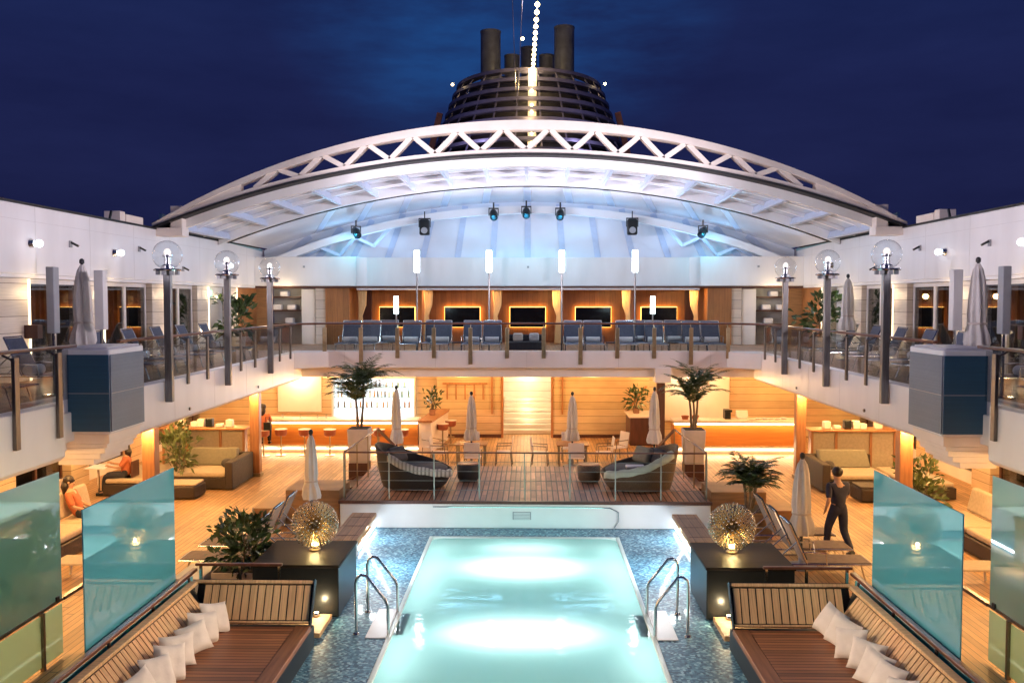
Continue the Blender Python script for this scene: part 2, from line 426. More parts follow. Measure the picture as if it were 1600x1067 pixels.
# ================================================================== SETTING: deck and pool
PX, PY0, PY1 = 3.45, 4.0, 20.36
d = MB()
for a in ((-13.2, 2, -PX, 42), (PX, 2, 13.2, 42), (-PX, PY1, PX, 42), (-PX, 2, PX, PY0)):
    d.box(a[0], a[1], -.2, a[2], a[3], 0)
struct('teak_deck', d, TEAK)
m = MB()
for a in ((-PX, PY0, -2.1, PY1), (2.1, PY0, PX, PY1), (-2.1, 19.62, 2.1, PY1)):
    m.box(a[0], a[1], -.2, a[2], a[3], -.03)
struct('pool_shelf', m, MOS)
b = MB().box(-2.1, PY0, -1.3, 2.1, 19.62, -1.1).box(-2.1, PY0, -1.1, -2.02, 19.62, -.02).box(2.02, PY0, -1.1, 2.1, 19.62, -.02).box(-2.02, 19.52, -1.1, 2.02, 19.62, -.02)
struct('pool_basin', b, POOLW, bevel=.015)
w = MB(); c = []
for k in range(7): t = R(90 * k / 6); c.append((2.02 - .25 + .25 * math.cos(t), 19.52 - .25 + .25 * math.sin(t)))
poly = [(2.02, PY0)] + c + [(-x, y) for x, y in reversed(c)] + [(-2.02, PY0)]
w.add([(x, y, -.045) for x, y in poly], [tuple(range(len(poly)))])
struct('pool_water', w, WATER, smooth=0)
# underwater lamps
for x, y, sx, sy, p in ((0, 17.4, 2.4, 1.3, 105), (0, 13.9, 2.4, .95, 95), (0, 18.75, 1.8, .5, 24), (-1.8, 16.9, .25, 4.8, 34), (1.8, 16.9, .25, 4.8, 34), (-1.8, 13.0, .25, 2.6, 18), (1.8, 13.0, .25, 2.6, 18)):
    light('AREA', 'pool_lamp', (x, y, -.50), (.92, 1., .97), p * .27, sx, (x, y, 3), shape='ELLIPSE', size2=sy)
light('AREA', 'pool_glow', (0, 12, -1.0), (.58, 1., .94), 42, 3.8, (0, 12, 3), shape='RECTANGLE', size2=15)

light('AREA', 'pool_end_lamp', (0, 19.8, .0), (.35, 1., .90), 4, 3.6, (0, 20.6, .35), shape='RECTANGLE', size2=.25)
# ================================================================== STAGE over the pool end
t = thing('pool_stage', 'raised teak deck with a white front wall closing the far end of the pool', 'stage', (0, 22, 0))
MB().box(-4.25, 20.34, -.028, 4.25, 24.7, .53).build('base_wall', PWHITE, t, bevel=.02)
MB().box(-4.25, 20.38, .535, 4.25, 24.7, .60).build('deck_boards', TEAKX, t, bevel=.01)
MB().box(-4.28, 20.31, .535, 4.28, 20.375, .605).build('edge_trim', DARKW, t)
MB().tube([(-2.1, 20.32, .47), (1.2, 20.32, .47), (1.95, 20.32, .46), (2.15, 20.32, .36), (2.15, 20.32, .15), (2.05, 20.32, 0)], .012, 6).build('water_pipe', STEEL, t)
g = MB().box(-.27, 20.322, .18, .15, 20.338, .36).build('vent_grille', GREYB, t)
q = MB()
for k in range(5): q.box(-.25, 20.312, .195 + k * .033, .13, 20.320, .212 + k * .033)
q.build('slat', PWHITE, g)


def tube_rail(t, p, q, posts, wires, z0, zr, mat_rail=RAILW, mat_post=STEEL):
    p = Vector(p); q = Vector(q)
    MB().bar((p.x, p.y, zr), (q.x, q.y, zr), .05, .035).build('handrail', mat_rail, t, bevel=.010)
    for k in range(posts):
        v = p.lerp(q, k / (posts - 1))
        MB().box(v.x - .014, v.y - .014, z0, v.x + .014, v.y + .014, zr - .018).build('post', mat_post, t)
    for k in range(wires):
        z = z0 + (zr - z0) * (k + 1) / (wires + 1)
        MB().tube([(p.x, p.y, z), (q.x, q.y, z)], .006, 5).build('wire', mat_post, t)


t = thing('stage_railing', 'wire railing with wooden handrail along the front edge of the stage', 'railing', (0, 20.5, .6))
tube_rail(t, (-4.18, 20.5), (4.18, 20.5), 9, 4, .602, 1.69, mat_post=plain('pale_green_post', (.36, .40, .36), .4, .6))
for sx, nm, sd in SIDES:
    t = thing('stage_railing', f'short wooden side railing running back from the front corner of the stage, {sd} end', 'railing', (sx * 4.18, 22, .6))
    tube_rail(t, (sx * 4.18, 20.62), (sx * 4.05, 24.3), 4, 0, .602, 1.69, mat_post=BRASS)
    MB().bar((sx * 4.05, 24.3, 1.69), (sx * 3.75, 25.5, 1.0), .065, .05).build('stair_handrail', RAILW, t)
    MB().box(sx * 3.75 - .03, 25.45, 0, sx * 3.75 + .03, 25.51, 1.0).build('post', BRASS, t)
    # step blocks leading down to the side deck
    t = thing('step_block', f'brown boxed wooden steps beside the {sd} corner of the stage', 'steps', (sx * 5, 21, 0))
    MB().box(sx * 4.29, 20.5, 0, sx * 5.55, 21.7, .80).build('upper_step', BOXW, t, bevel=.015)
    MB().box(sx * 5.56, 20.3, 0, sx * 6.25, 21.5, .42).build('lower_step', BOXW, t, bevel=.015)
    t = thing('stage_stairs', f'dark open stair flight behind the boxed steps on the {sd} of the stage', 'stairs', (sx * 5, 23, 0))
    for k in range(3): MB().box(sx * (4.3 + k * .32), 22.3, .36 - k * .13, sx * (4.6 + k * .32), 24.2, .41 - k * .13).build('tread', DARKW, t, bevel=.008)
    for yy in (22.28, 24.22): MB().bar((sx * 4.3, yy, .45), (sx * 5.35, yy, .02), .04, .16).build('stringer', DARKW, t)

# ================================================================== pool sides: bench, black plinth, cove strip
for sx, nm, sd in SIDES:
    t = thing('pool_bench', f'teak topped bench at the {sd} pool edge with a white light under it', 'bench', (sx * 3.6, 18, 0))
    MB().box(sx * 3.02, 16.02, .77, sx * 3.52, 18.15, .85).build('bench_top', BENCHT, t, bevel=.012)
    MB().box(sx * 3.40, 16.02, 0, sx * 3.50, 18.12, .765).build('bench_base', PWHITE, t)
    for y in (16.35, 17.05, 17.75): MB().box(sx * 3.06, y, .852, sx * 3.48, y + .012, .856).build('board_joint', DARKW, t)
    MB().box(sx * 3.36, 16.05, .70, sx * 3.395, 18.1, .74).build('light_strip', E_COVE, t)
    MB().box(sx * 3.40, 18.2, .05, sx * 3.44, 20.3, .09).build('low_light_strip', E_COVE, t)
    light('AREA', 'cove_lamp', (sx * 3.3, 17.1, .68), (.92, .97, 1.), 55, .12, (sx * 2.9, 17.1, -.1), shape='RECTANGLE', size2=2.0)
    light('AREA', 'cove_lamp', (sx * 3.38, 19.3, .30), (.92, .97, 1.), 18, .12, (sx * 2.6, 19.3, -.1), shape='RECTANGLE', size2=1.9)
    t = thing('plinth_box', f'low gloss black box under the glowing sphere lamp on the {sd} of the pool', 'plinth', (sx * 3.8, 15.4, 0))
    MB().box(sx * 3.02, 14.5, -.02, sx * 4.45, 16.0, .80).build('body', BLACK, t, bevel=.012)
    MB().box(sx * 3.0, 14.48, .803, sx * 4.47, 16.01, .85).build('top', PLTOP, t, bevel=.01)
    t = thing('kerb_plank', f'small teak plank with an uplight between the daybed and black box, {sd} side', 'plank', (sx * 3.4, 14.2, 0))
    MB().box(sx * 3.12, 13.6, -.03, sx * 4.2, 14.46, .05).build('board', SLATY, t, bevel=.01)
    MB().lathe([(.05, .05), (.06, .09), (.045, .12)], (sx * 3.35, 14.33, 0), 12).build('uplight', STEEL, t)
    MB().lathe([(.04, .121), (.001, .135)], (sx * 3.35, 14.33, 0), 12).build('lens', E_SPH, t)
    light('POINT', 'uplight_lamp', (sx * 3.3, 14.28, .22), (1., .76, .42), 10, .03)
    # glowing rod sphere
    t = thing('sphere_lamp', f'dandelion shaped sphere lamp of metal rods on the {sd} black box', 'lamp', (sx * 3.61, 15.35, .85))
    MB().lathe([(.10, .85), (.10, .88), (.03, .89), (.03, .93)], (sx * 3.61, 15.35, 0), 14).build('base', BRASS, t)
    C0 = Vector((sx * 3.61, 15.35, 1.31)); rods = MB(); caps = MB(); rg = random.Random(3)
    N = 420
    for i in range(N):
        z = 1 - 2 * (i + .5) / N; ph = i * 2.39996; rr = math.sqrt(1 - z * z)
        dv = Vector((rr * math.cos(ph), rr * math.sin(ph), z)); L_ = .41 * (1 - .04 * rg.random())
        rods.tube([C0 + dv * .06, C0 + dv * L_], .0045, 3)
        a = dv.orthogonal().normalized(); bb = dv.cross(a); e = C0 + dv * L_; k = .014 + .012 * rg.random()
        caps.add([e + a * k, e + bb * k, e - a * k, e - bb * k, e + dv * .012], [(0, 1, 4), (1, 2, 4), (2, 3, 4), (3, 0, 4)])
    rods.build('rods', plain('gold_rod', (.80, .62, .34), .25, .9), t, smooth=0)
    caps.build('rod_tips', plain('silver_tip', (.70, .66, .58), .22, .9), t, smooth=0)['kind'] = 'stuff'
    MB().sphere(C0, .06).build('hub', BRASS, t)
    MB().lathe([(.05, .93), (.07, .96), (.05, .99)], (sx * 3.61, 15.35, 0), 12).build('bulb', E_SPH, t)
    light('POINT', 'sphere_light', C0 + Vector((0, -.05, -.28)), (1., .72, .30), 22, .03)
    light('POINT', 'sphere_core', C0 + Vector((0, 0, .02)), (1., .76, .40), 8, .05)

# ladders
for sx, nm, sd in SIDES:
    t = thing('pool_ladder', f'pair of bent steel grab rails stepping into the pool from its {sd} side', 'ladder', (sx * 2.4, 14, 0))
    for y in (13.78, 14.78):
        o = [(sx * 2.59, y, -.03), (sx * 2.59, y, .78), (sx * 2.57, y, .86), (sx * 2.51, y, .91), (sx * 2.43, y, .90), (sx * 2.13, y, .52), (sx * 2.09, y, .42), (sx * 2.08, y, -.3)]
        MB().tube(o, .024, 10).build('grab_rail', STEEL, t)
        MB().lathe([(.055, -.028), (.05, -.01), (.03, 0)], (sx * 2.59, y, 0), 12).build('foot_plate', STEEL, t)
    for k in range(2): MB().box(sx * 1.86, 13.8, -.10 - k * .25, sx * 2.06, 14.76, -.06 - k * .25).build('tread', STEEL, t)
    struct('pool_shelf_tile', MB().box(sx * 2.1, 13.6, -.028, sx * 2.42, 14.9, -.012), PWHITE)

# ================================================================== daybeds, railings and glass screens
PIL = None
for sx, nm, sd in SIDES:
    t = thing('daybed', f'built in slatted teak daybed with corner backrests on the {sd} of the pool', 'daybed', (sx * 4, 11, 0))
    y0, y1 = 6.0, 12.98
    MB().box(sx * 3.13, y0, -.03, sx * 4.95, y1 + .3, .30).build('base', BLACK, t, bevel=.01)
    MB().box(sx * 3.34, y0, .302, sx * 4.62, y1, .375).build('seat_boards', MAHOG, t)
    MB().box(sx * 3.11, y0, .304, sx * 3.335, y1 + .02, .385).build('seat_edge', plain('seat_edge_teak', (.27, .115, .055), .4, amt=.3, scale=5, stretch=(4, .3, 4)), t, bevel=.01)
    # backrest along the outer side: slats lean outwards
    sl = MB(); y = y0; i = 0; rs = random.Random(5)
    lo = (4.60, .385); hi = (4.95, .93)
    while y < y1 - .05:
        sl.bar((sx * (lo[0] + .03), y + .05, lo[1] + .09), (sx * (hi[0] - .03), y + .05, hi[1] - .06), .088, .022, up=(sx * -.8, 0, .5)); y += .108
    sl.build('side_slats', SLATY, t)
    MB().bar((sx * hi[0], y0, hi[1]), (sx * hi[0], y1 + .3, hi[1]), .12, .05).build('top_rail', SLATY, t, bevel=.01)
    MB().bar((sx * (lo[0] + .01), y0, .43), (sx * (lo[0] + .01), y1, .43), .03, .10).build('bottom_rail', SLATY, t, bevel=.006)
    bk = MB().bar((sx * (lo[0] + .10), y0, .40), (sx * (lo[0] + .10), y1 + .2, .40), .04, .1)
    bk.add([(sx * (lo[0] + .07), y0, .39), (sx * (lo[0] + .07), y1 + .3, .39), (sx * (hi[0] + .04), y1 + .3, .90), (sx * (hi[0] + .04), y0, .90)], [(0, 1, 2, 3)])
    bk.build('back_board', BLACK, t)
    # far backrest
    sl = MB(); x = 3.20
    while x < 4.78:
        sl.bar((sx * x, y1 + .05, .46), (sx * (x + .012), y1 + .30, .90), .095, .022, up=(0, -.8, .4)); x += .116
    sl.build('end_slats', SLATX, t)
    MB().bar((sx * 3.13, y1 + .34, .93), (sx * 4.93, y1 + .34, .93), .05, .11, up=(0, -.87, .5)).build('end_top_rail', SLATX, t, bevel=.008)
    MB().bar((sx * 3.13, y1 + .03, .43), (sx * 4.66, y1 + .03, .43), .03, .09, up=(0, -.87, .5)).build('end_bottom_rail', SLATX, t, bevel=.006)
    MB().bar((sx * 3.12, y1 + .02, .39), (sx * 3.12, y1 + .36, .97), .02, .12, up=(0, -.87, .5)).build('end_cap', BLACK, t)
    MB().add([(sx * 3.13, y1 + .08, .39), (sx * 4.9, y1 + .08, .39), (sx * 4.9, y1 + .385, .96), (sx * 3.13, y1 + .385, .96)], [(0, 1, 2, 3)]).build('end_back_board', BLACK, t)
    # pillows
    n = 7
    for i in range(n):
        yy = 12.72 - i * .40 + rs.uniform(-.04, .04)
        k = MB(); nn = 12
        for s in (1, -1):
            k0 = len(k.v)
            for a in range(nn + 1):
                for c in range(nn + 1):
                    u = 2 * a / nn - 1; v = 2 * c / nn - 1
                    pinch = 1 - .10 * (1 - (abs(u) ** 2)) * abs(v) ** 3 - .0; pin2 = 1 - .10 * (1 - abs(v) ** 2) * abs(u) ** 3
                    h = (.10 + .02 * math.sin(i * 2.1 + sx)) * ((1 - u ** 4) * (1 - v ** 4)) ** .55 * (1 + .18 * math.sin(2.2 * u + i * 1.3 + sx) - .15 * v) + .010 * math.sin(6 * u + 3 * v + i) * math.sin(5 * v - 2 * u + 2 * i) * (1 - u * u) * (1 - v * v)
                    k.v.append(Vector((u * .235 * pin2, s * h * (1 if abs(u) < 1 and abs(v) < 1 else 0), v * .235 * pinch)))
            for a in range(nn):
                for c in range(nn):
                    f = (k0 + a * (nn + 1) + c, k0 + (a + 1) * (nn + 1) + c, k0 + (a + 1) * (nn + 1) + c + 1, k0 + a * (nn + 1) + c + 1)
                    k.f.append(f)
        k.xf(Matrix.Diagonal((rs.uniform(.88, 1.04), 1, rs.uniform(.90, 1.02), 1))); k.xf(Matrix.Rotation(R(rs.uniform(-16, 16)), 4, 'Y'))
        lean = R(24 + rs.uniform(-5, 8))
        M = Matrix.Translation((sx * (4.50 - .06 * rs.random()), yy, .595)) @ Matrix.Rotation(R(sx * (-52 + rs.uniform(-12, 12))) , 4, 'Z') @ Matrix.Rotation(-lean, 4, 'X')
        k.xf(M)
        wh = ['farthest', 'second from the far end', 'third from the far end', 'fourth from the far end', 'fifth from the far end', 'sixth from the far end', 'nearest'][i]
        o = k.build('pillow', FABW, smooth=60)
        tag(o, f'white square pillow on the {sd} daybed, {wh} of its row', 'pillow', f'white pillows along the {sd} daybed')
    # railing with wooden handrail outside the daybed
    t = thing('deck_railing', f'wooden handrail on dark brackets behind the {sd} daybed', 'railing', (sx * 5.1, 11, 0))
    MB().bar((sx * 5.1, 5.0, 1.0), (sx * 5.1, 13.72, 1.0), .085, .055).build('handrail', RAILW, t, bevel=.015)
    MB().bar((sx * 5.12, 13.80, 1.06), (sx * 3.75, 13.80, 1.06), .07, .045).build('end_handrail', RAILW, t, bevel=.012)
    for y in (6.9, 8.2, 9.5, 10.8, 12.1, 13.4):
        MB().tube([(sx * 5.08, y, .97), (sx * 5.06, y, .86), (sx * 5.0, y, .80), (sx * 5.0, y, .0)], .022, 8).build('bracket', BLACKM, t)
    for x in (3.8, 4.42, 5.04): MB().box(sx * x - .02, 13.78, .0, sx * x + .02, 13.82, 1.04).build('post', STEEL, t)
    MB().box(sx * 5.13, 5.0, .05, sx * 5.15, 13.7, .90).build('lower_pane', G_TEAL, t)
    t = thing('glass_screen', f'tall blue glass wind screen standing behind the {sd} daybed', 'glass screen', (sx * 5.2, 11.9, 0))
    MB().box(sx * 5.185, 10.45, .95, sx * 5.203, 13.17, 2.71).build('pane', G_TEAL, t, bevel=.003)
    for y in (10.9, 12.7): MB().box(sx * 5.16, y, .92, sx * 5.22, y + .08, .99).build('clamp', BLACKM, t)
    t = thing('glass_screen', f'pale sea green glass wind screen at the {sd} edge of the picture', 'glass screen', (sx * 6.72, 11, 0))
    MB().box(sx * 6.71, 9.6, .86, sx * 6.728, 12.78, 2.71).build('pane', G_TEALG, t, bevel=.003)
    for y in (10.0, 12.6): MB().box(sx * 6.69, y, .84, sx * 6.75, y + .08, .92).build('clamp', BLACKM, t)
    t = thing('deck_railing', f'low rail with green glass below the sea green screen, {sd} side', 'railing', (sx * 6.72, 12, 0))
    MB().bar((sx * 6.72, 6, .84), (sx * 6.72, 12.8, .84), .05, .04).build('handrail', STEELD, t)
    MB().bar((sx * 6.72, 12.81, .84), (sx * 6.72, 15.0, .84), .07, .05).build('wooden_handrail', RAILW, t)
    MB().box(sx * 6.71, 6, .05, sx * 6.725, 12.78, .78).build('lower_pane', G_TEALL, t)
    for y in (8.2, 10.2, 12.2): MB().box(sx * 6.70 - .03, y, 0, sx * 6.70 + .03, y + .05, .82).build('post', STEELD, t)
    MB().box(sx * 6.72 - .02, 14.9, 0, sx * 6.72 + .02, 14.94, .82).build('end_post', STEELD, t)

# ================================================================== upper deck gallery (U-shaped)
ZU = 3.4; GX = 7.42; GY = 29.3
g = thing('upper_gallery', 'white U shaped gallery deck round the pool court with teak flooring', 'gallery', (0, 29, 0))
fl = MB()
for sx in (-1, 1): fl.box(sx * 13, 2, 3.3, sx * 8.12, GY + .05, ZU).box(sx * 8.12, 2, 3.3, sx * (GX + .05), 14.3, ZU).box(sx * 8.12, 15.2, 3.3, sx * (GX + .05), GY + .05, ZU)
fl.box(-13, GY + .05, 3.3, -GX - .05, 42, ZU).box(GX + .05, GY + .05, 3.3, 13, 42, ZU).box(-GX - .05, GY + .05, 3.3, GX + .05, 42, ZU)
fl.build('deck_boards', planks('upper_teak', (.36, .23, .16), 'X', .12, .08, (.05, .035, .025), .18, .5, 'Y', joints=3), g)
f = MB()
for sx, nm, sd in SIDES:
    f.prism([(sx * GX, 3.53), (sx * (GX + .28), 3.53), (sx * (GX + .28), 2.75), (sx * (GX + .10), 2.58), (sx * GX, 2.66)], 'Y', 15.2, GY + .05)
    f.build('side_fascia', WHITE, g, bevel=.02); f = MB()
    f.prism([(sx * GX, 3.53), (sx * (GX + .28), 3.53), (sx * (GX + .28), 2.75), (sx * (GX + .10), 2.58), (sx * GX, 2.66)], 'Y', 2, 14.32)
    f.build('near_side_fascia', WHITE, g, bevel=.02); f = MB().box(sx * 7.86, 14.2, 2.60, sx * 8.1, 15.3, 3.54)
    f.build('notch_panel', WHITE, g, bevel=.02); f = MB()
    f.prism([(sx * (GX + .3), 3.29), (sx * 13, 3.29), (sx * 13, 2.68), (sx * (GX + 1.3), 2.68), (sx * (GX + .3), 2.78)], 'Y', 2, GY + .4).build('side_soffit', WHITE, g, bevel=.02)
    f = MB()

f = MB().box(-GX - .28, GY, 2.98, GX + .28, GY + .28, 3.53).box(-GX - .28, GY + .30, 2.66, GX + .28, GY + .7, 3.29)
f.box(-13, GY + .72, 2.62, 13, 35.9, 3.29)
f.build('rear_fascia', WHITE, g, bevel=.015)
f = MB().box(4.20, GY - .04, 2.50, 4.72, GY + .5, 3.0)
f.build('column_bracket', WHITE, g, bevel=.02)
for sx, nm, sd in SIDES:
    # corner fillets below the gallery and small sensors
    MB().prism([(sx * GX, GY), (sx * (GX - .9), GY), (sx * GX, GY - .9)], 'Z', 3.0, 3.52).build('corner_fillet', WHITE, g, bevel=.01)
ZR = 4.43
SEAM = plain('plate_seam', (.60, .57, .56), .5, amt=.15, scale=5)
for sx, nm, sd in SIDES:
    for k in range(6): MB().box(sx * (GX - .002), 16.4 + 2.4 * k, 2.68, sx * (GX + .01), 16.408 + 2.4 * k, 3.50).build('seam', SEAM, g)
    for y in (19.6, 24.6): MB().tube([(sx * (GX - .03), y, 2.80), (sx * (GX + .02), y, 2.80)], .035, 10).build('drain_spout', STEELD, g)
q = MB()
for k in range(5): q.box(-6 + 3 * k, GY - .002, 3.0, -5.99 + 3 * k, GY + .01, 3.5)
q.build('seam', SEAM, g)
for sx, nm, sd in SIDES:
    X = sx * GX
    t = thing('gallery_railing', f'long glass railing with dark red handrail along the {sd} gallery', 'railing', (X, 22, ZU))
    r = MB().bar((sx * (GX + .16), 16.6, ZR), (sx * (GX + .16), 28.35, ZR), .085, .055)
    r.build('handrail', RAILW, t, bevel=.014)
    MB().box(sx * (GX + .12), 16.6, 3.56, sx * (GX + .135), 28.3, 4.38).build('glass_pane', G_RAIL, t)
    for k in range(10):
        y = 17.1 + 1.2 * k
        if k in (1, 4, 7): continue
        MB().box(sx * (GX - .05), y - .05, 3.36, sx * (GX - .004), y + .05, 4.36).bar((sx * (GX - .03), y, 4.3), (sx * (GX + .16), y, 4.40), .03, .03).build('post', STEELD, t, bevel=.006)
    t = thing('gallery_railing', f'short near stretch of glass railing in front of the blue speaker box, {sd} gallery', 'railing', (X, 14, ZU))
    MB().bar((sx * (GX + .16), 4, ZR), (sx * (GX + .16), 15.0, ZR), .085, .055).build('handrail', RAILW, t, bevel=.014)
    MB().box(sx * (GX + .12), 4, 3.56, sx * (GX + .135), 14.7, 4.38).build('glass_pane', G_RAIL, t)
    for y in (14.1, 12.9, 11.7):
        MB().box(sx * (GX - .06), y - .06, 3.0, sx * (GX - .004), y + .06, 4.36).bar((sx * (GX - .03), y, 4.3), (sx * (GX + .16), y, 4.40), .03, .03).build('post', STEELD, t, bevel=.006)
    # speaker box hung on the gallery edge
    t = thing('speaker_box', f'blue and grey mesh sided speaker box in a white frame hung on the {sd} gallery', 'speaker box', (sx * 7.4, 15.6, 2.4))
    xa, xb = 7.05, 7.88
    MB().box(sx * xa, 15.12, 2.90, sx * xb, 16.47, 4.37).build('casing', WHITE, t, bevel=.03)
    MB().box(sx * (xa + .01), 15.10, 2.95, sx * (xb - .10), 15.118, 4.27).build('front_mesh', GRILLB, t, bevel=.004)
    MB().box(sx * (xa - .018), 15.12, 2.95, sx * (xa - .002), 16.42, 4.27).build('side_mesh', GRILLG, t, bevel=.004)
    MB().box(sx * (xa + .01), 15.092, 3.60, sx * (xb - .10), 15.099, 3.615).box(sx * (xa - .025), 15.12, 3.60, sx * (xa - .019), 16.42, 3.615).build('mesh_joint', GREYB, t)
    for k, (x_, za, zb) in enumerate(((xa + .06, 2.73, 2.899), (xa + .10, 2.66, 2.729), (xa + .14, 2.56, 2.659), (xa + .22, 2.46, 2.559), (xa + .34, 2.36, 2.459))): MB().box(sx * x_, 15.18 + .002 * k, za, sx * (7.85 + .04 * k), 16.4 - .05 * k, zb).build('corbel', CREAM, t, bevel=.008)
    MB().box(sx * 7.10, 15.16, 4.371, sx * 7.83, 16.4, 4.40).build('top_lid', WHITE, t, bevel=.015)
t = thing('gallery_railing', 'glass railing with bronze posts across the rear gallery', 'railing', (0, GY, ZU))
MB().tube([(-GX - .16, 28.35, ZR), (-GX - .05, 28.8, ZR), (-6.55, GY + .14, ZR), (-5, GY + .16, ZR), (5, GY + .16, ZR), (6.55, GY + .14, ZR), (GX + .05, 28.8, ZR), (GX + .16, 28.35, ZR)], .035, 8).build('handrail', RAILW, t)
MB().box(-6.6, GY + .12, 3.56, 6.6, GY + .135, 4.38).build('glass_pane', G_RAIL, t)
for k in range(12):
    x = -6.64 + 1.2 * k; zb = 3.10 if k % 3 == 1 else 3.30
    MB().box(x - .065, GY - .05, zb, x + .065, GY - .004, 4.30).bar((x, GY - .03, 4.25), (x, GY + .16, 4.40), .03, .03).build('post', BRASS, t, bevel=.008)
# light sticks
st = thing('light_stick', '', 'lamp')
MB().lathe([(.03, 0), (.03, 2.75)], (0, 0, 0), 8).build('pole', POSTM, st)
MB().lathe([(.05, 0), (.05, .02)], (0, 0, 2.75), 10).build('collar', STEEL, st)
MB().lathe([(.085, 0), (.098, .02), (.098, .73), (.08, .76)], (0, 0, 2.78), 14).build('tube', E_STICK, st, smooth=50)
st['group'] = 'tall light sticks along the rear gallery'
for i, x in enumerate((-3.87, -1.33, 1.22, 3.78)):
    o = st if i == 0 else dup(st, (0, 0, 0))
    o.location = (x, 31.5, ZU)
    o['label'] = f'tall glowing white tube lamp on a thin pole, {ORD[i]} of four from the left'
    light('POINT', 'stick_light', (x, 31.5, ZU + 3.2), (.45, .78, 1.), 30, .15); light('SPOT', 'roof_fill_uplight', (x, 31.5, ZU + 3.68), (.97, .87, .97), 118, .1, (x * .95, 31.2, 12), 165, 1)  # the upward spot is added above each tube to brighten the roof
st = thing('short_light_stick', '', 'lamp')
MB().lathe([(.025, 0), (.025, .30)], (0, 0, 0), 8).build('pole', POSTM, st)
MB().lathe([(.07, 0), (.076, .02), (.076, .56), (.06, .58)], (0, 0, .30), 14).build('tube', E_STICKS, st, smooth=50)
for i, x in enumerate((-4.30, 4.13)):
    o = st if i == 0 else dup(st, (0, 0, 0))
    o.location = (x, GY + .16, ZR + .02); o['label'] = f'short glowing tube lamp on the rear handrail, {("left", "right")[i]} one of the pair'
    o['group'] = 'short light sticks on the rear handrail'
    light('POINT', 'stick_light', (x, GY + .16, ZR + .6), (.55, .84, 1.), 24, .1)

# globe lamp posts
gp = thing('globe_lamp_post', '', 'lamp post')
MB().box(-.075, -.06, 0, .075, .06, 2.70).build('post', POSTM, gp, bevel=.012)
MB().lathe([(.27, 0), (.28, .02), (.27, .04)], (0, 0, 2.70), 20).build('collar_disc', STEEL, gp)
q = MB()
for k in range(8):
    a = k * math.pi / 4; q = MB(); q.box(.20 * math.cos(a) - .035, .20 * math.sin(a) - .035, 2.62, .20 * math.cos(a) + .035, .20 * math.sin(a) + .035, 2.70); q.build('mount_block', GREYB, gp)
MB().sphere((0, 0, 3.02), .30, 24, 14).build('globe', G_GLOBE, gp, smooth=180)
MB().lathe([(.13, 2.745), (.13, 2.80), (.07, 2.83), (.07, 2.98), (.10, 3.0), (.10, 3.03)], (0, 0, 0), 14).build('lamp_holder', STEEL, gp)
MB().lathe([(.06, 3.031), (.075, 3.08), (.05, 3.14), (.01, 3.16)], (0, 0, 0), 12).build('bulb', E_GLOBE, gp)
first = True
for sx, nm, sd in SIDES:
    for y, wh in ((18.3, 'nearest'), (21.9, 'middle'), (25.5, 'farthest')):
        o = gp if first else dup(gp, (0, 0, 0)); first = False
        o.location = (sx * (GX - .10), y, 3.10); o['label'] = f'clear glass globe lamp on a grey post, {wh} of three on the {sd} gallery edge'
        o['group'] = 'globe lamp posts'
        light('POINT', 'globe_light', (sx * (GX - .10), y, 6.12), (1., .84, .74), 18, .08)

for sx, nm, sd in SIDES:        # unseen posts added beside the camera to carry warm light onto the daybeds
    for y in (11.1, 7.5):
        o = dup(gp, (sx * (GX - .10), y, 3.10), 0, f'added out of view glass globe lamp on a grey post beside the photographer on the {sd}, {"farther" if y > 9 else "nearer"} one')
        light('POINT', 'globe_light', (sx * (GX - .10), y, 6.12), (1., .70, .44), 200, .08)  # added light of the unseen posts, for the daybeds
        light('SPOT', 'daybed_fill_spot', (sx * (GX - .25), y, 5.9), (1., .74, .52), 2900, .15, (-sx * 4.2, 12.2, .2), 40, 1)  # extra spot without a fixture, added to warm the daybeds

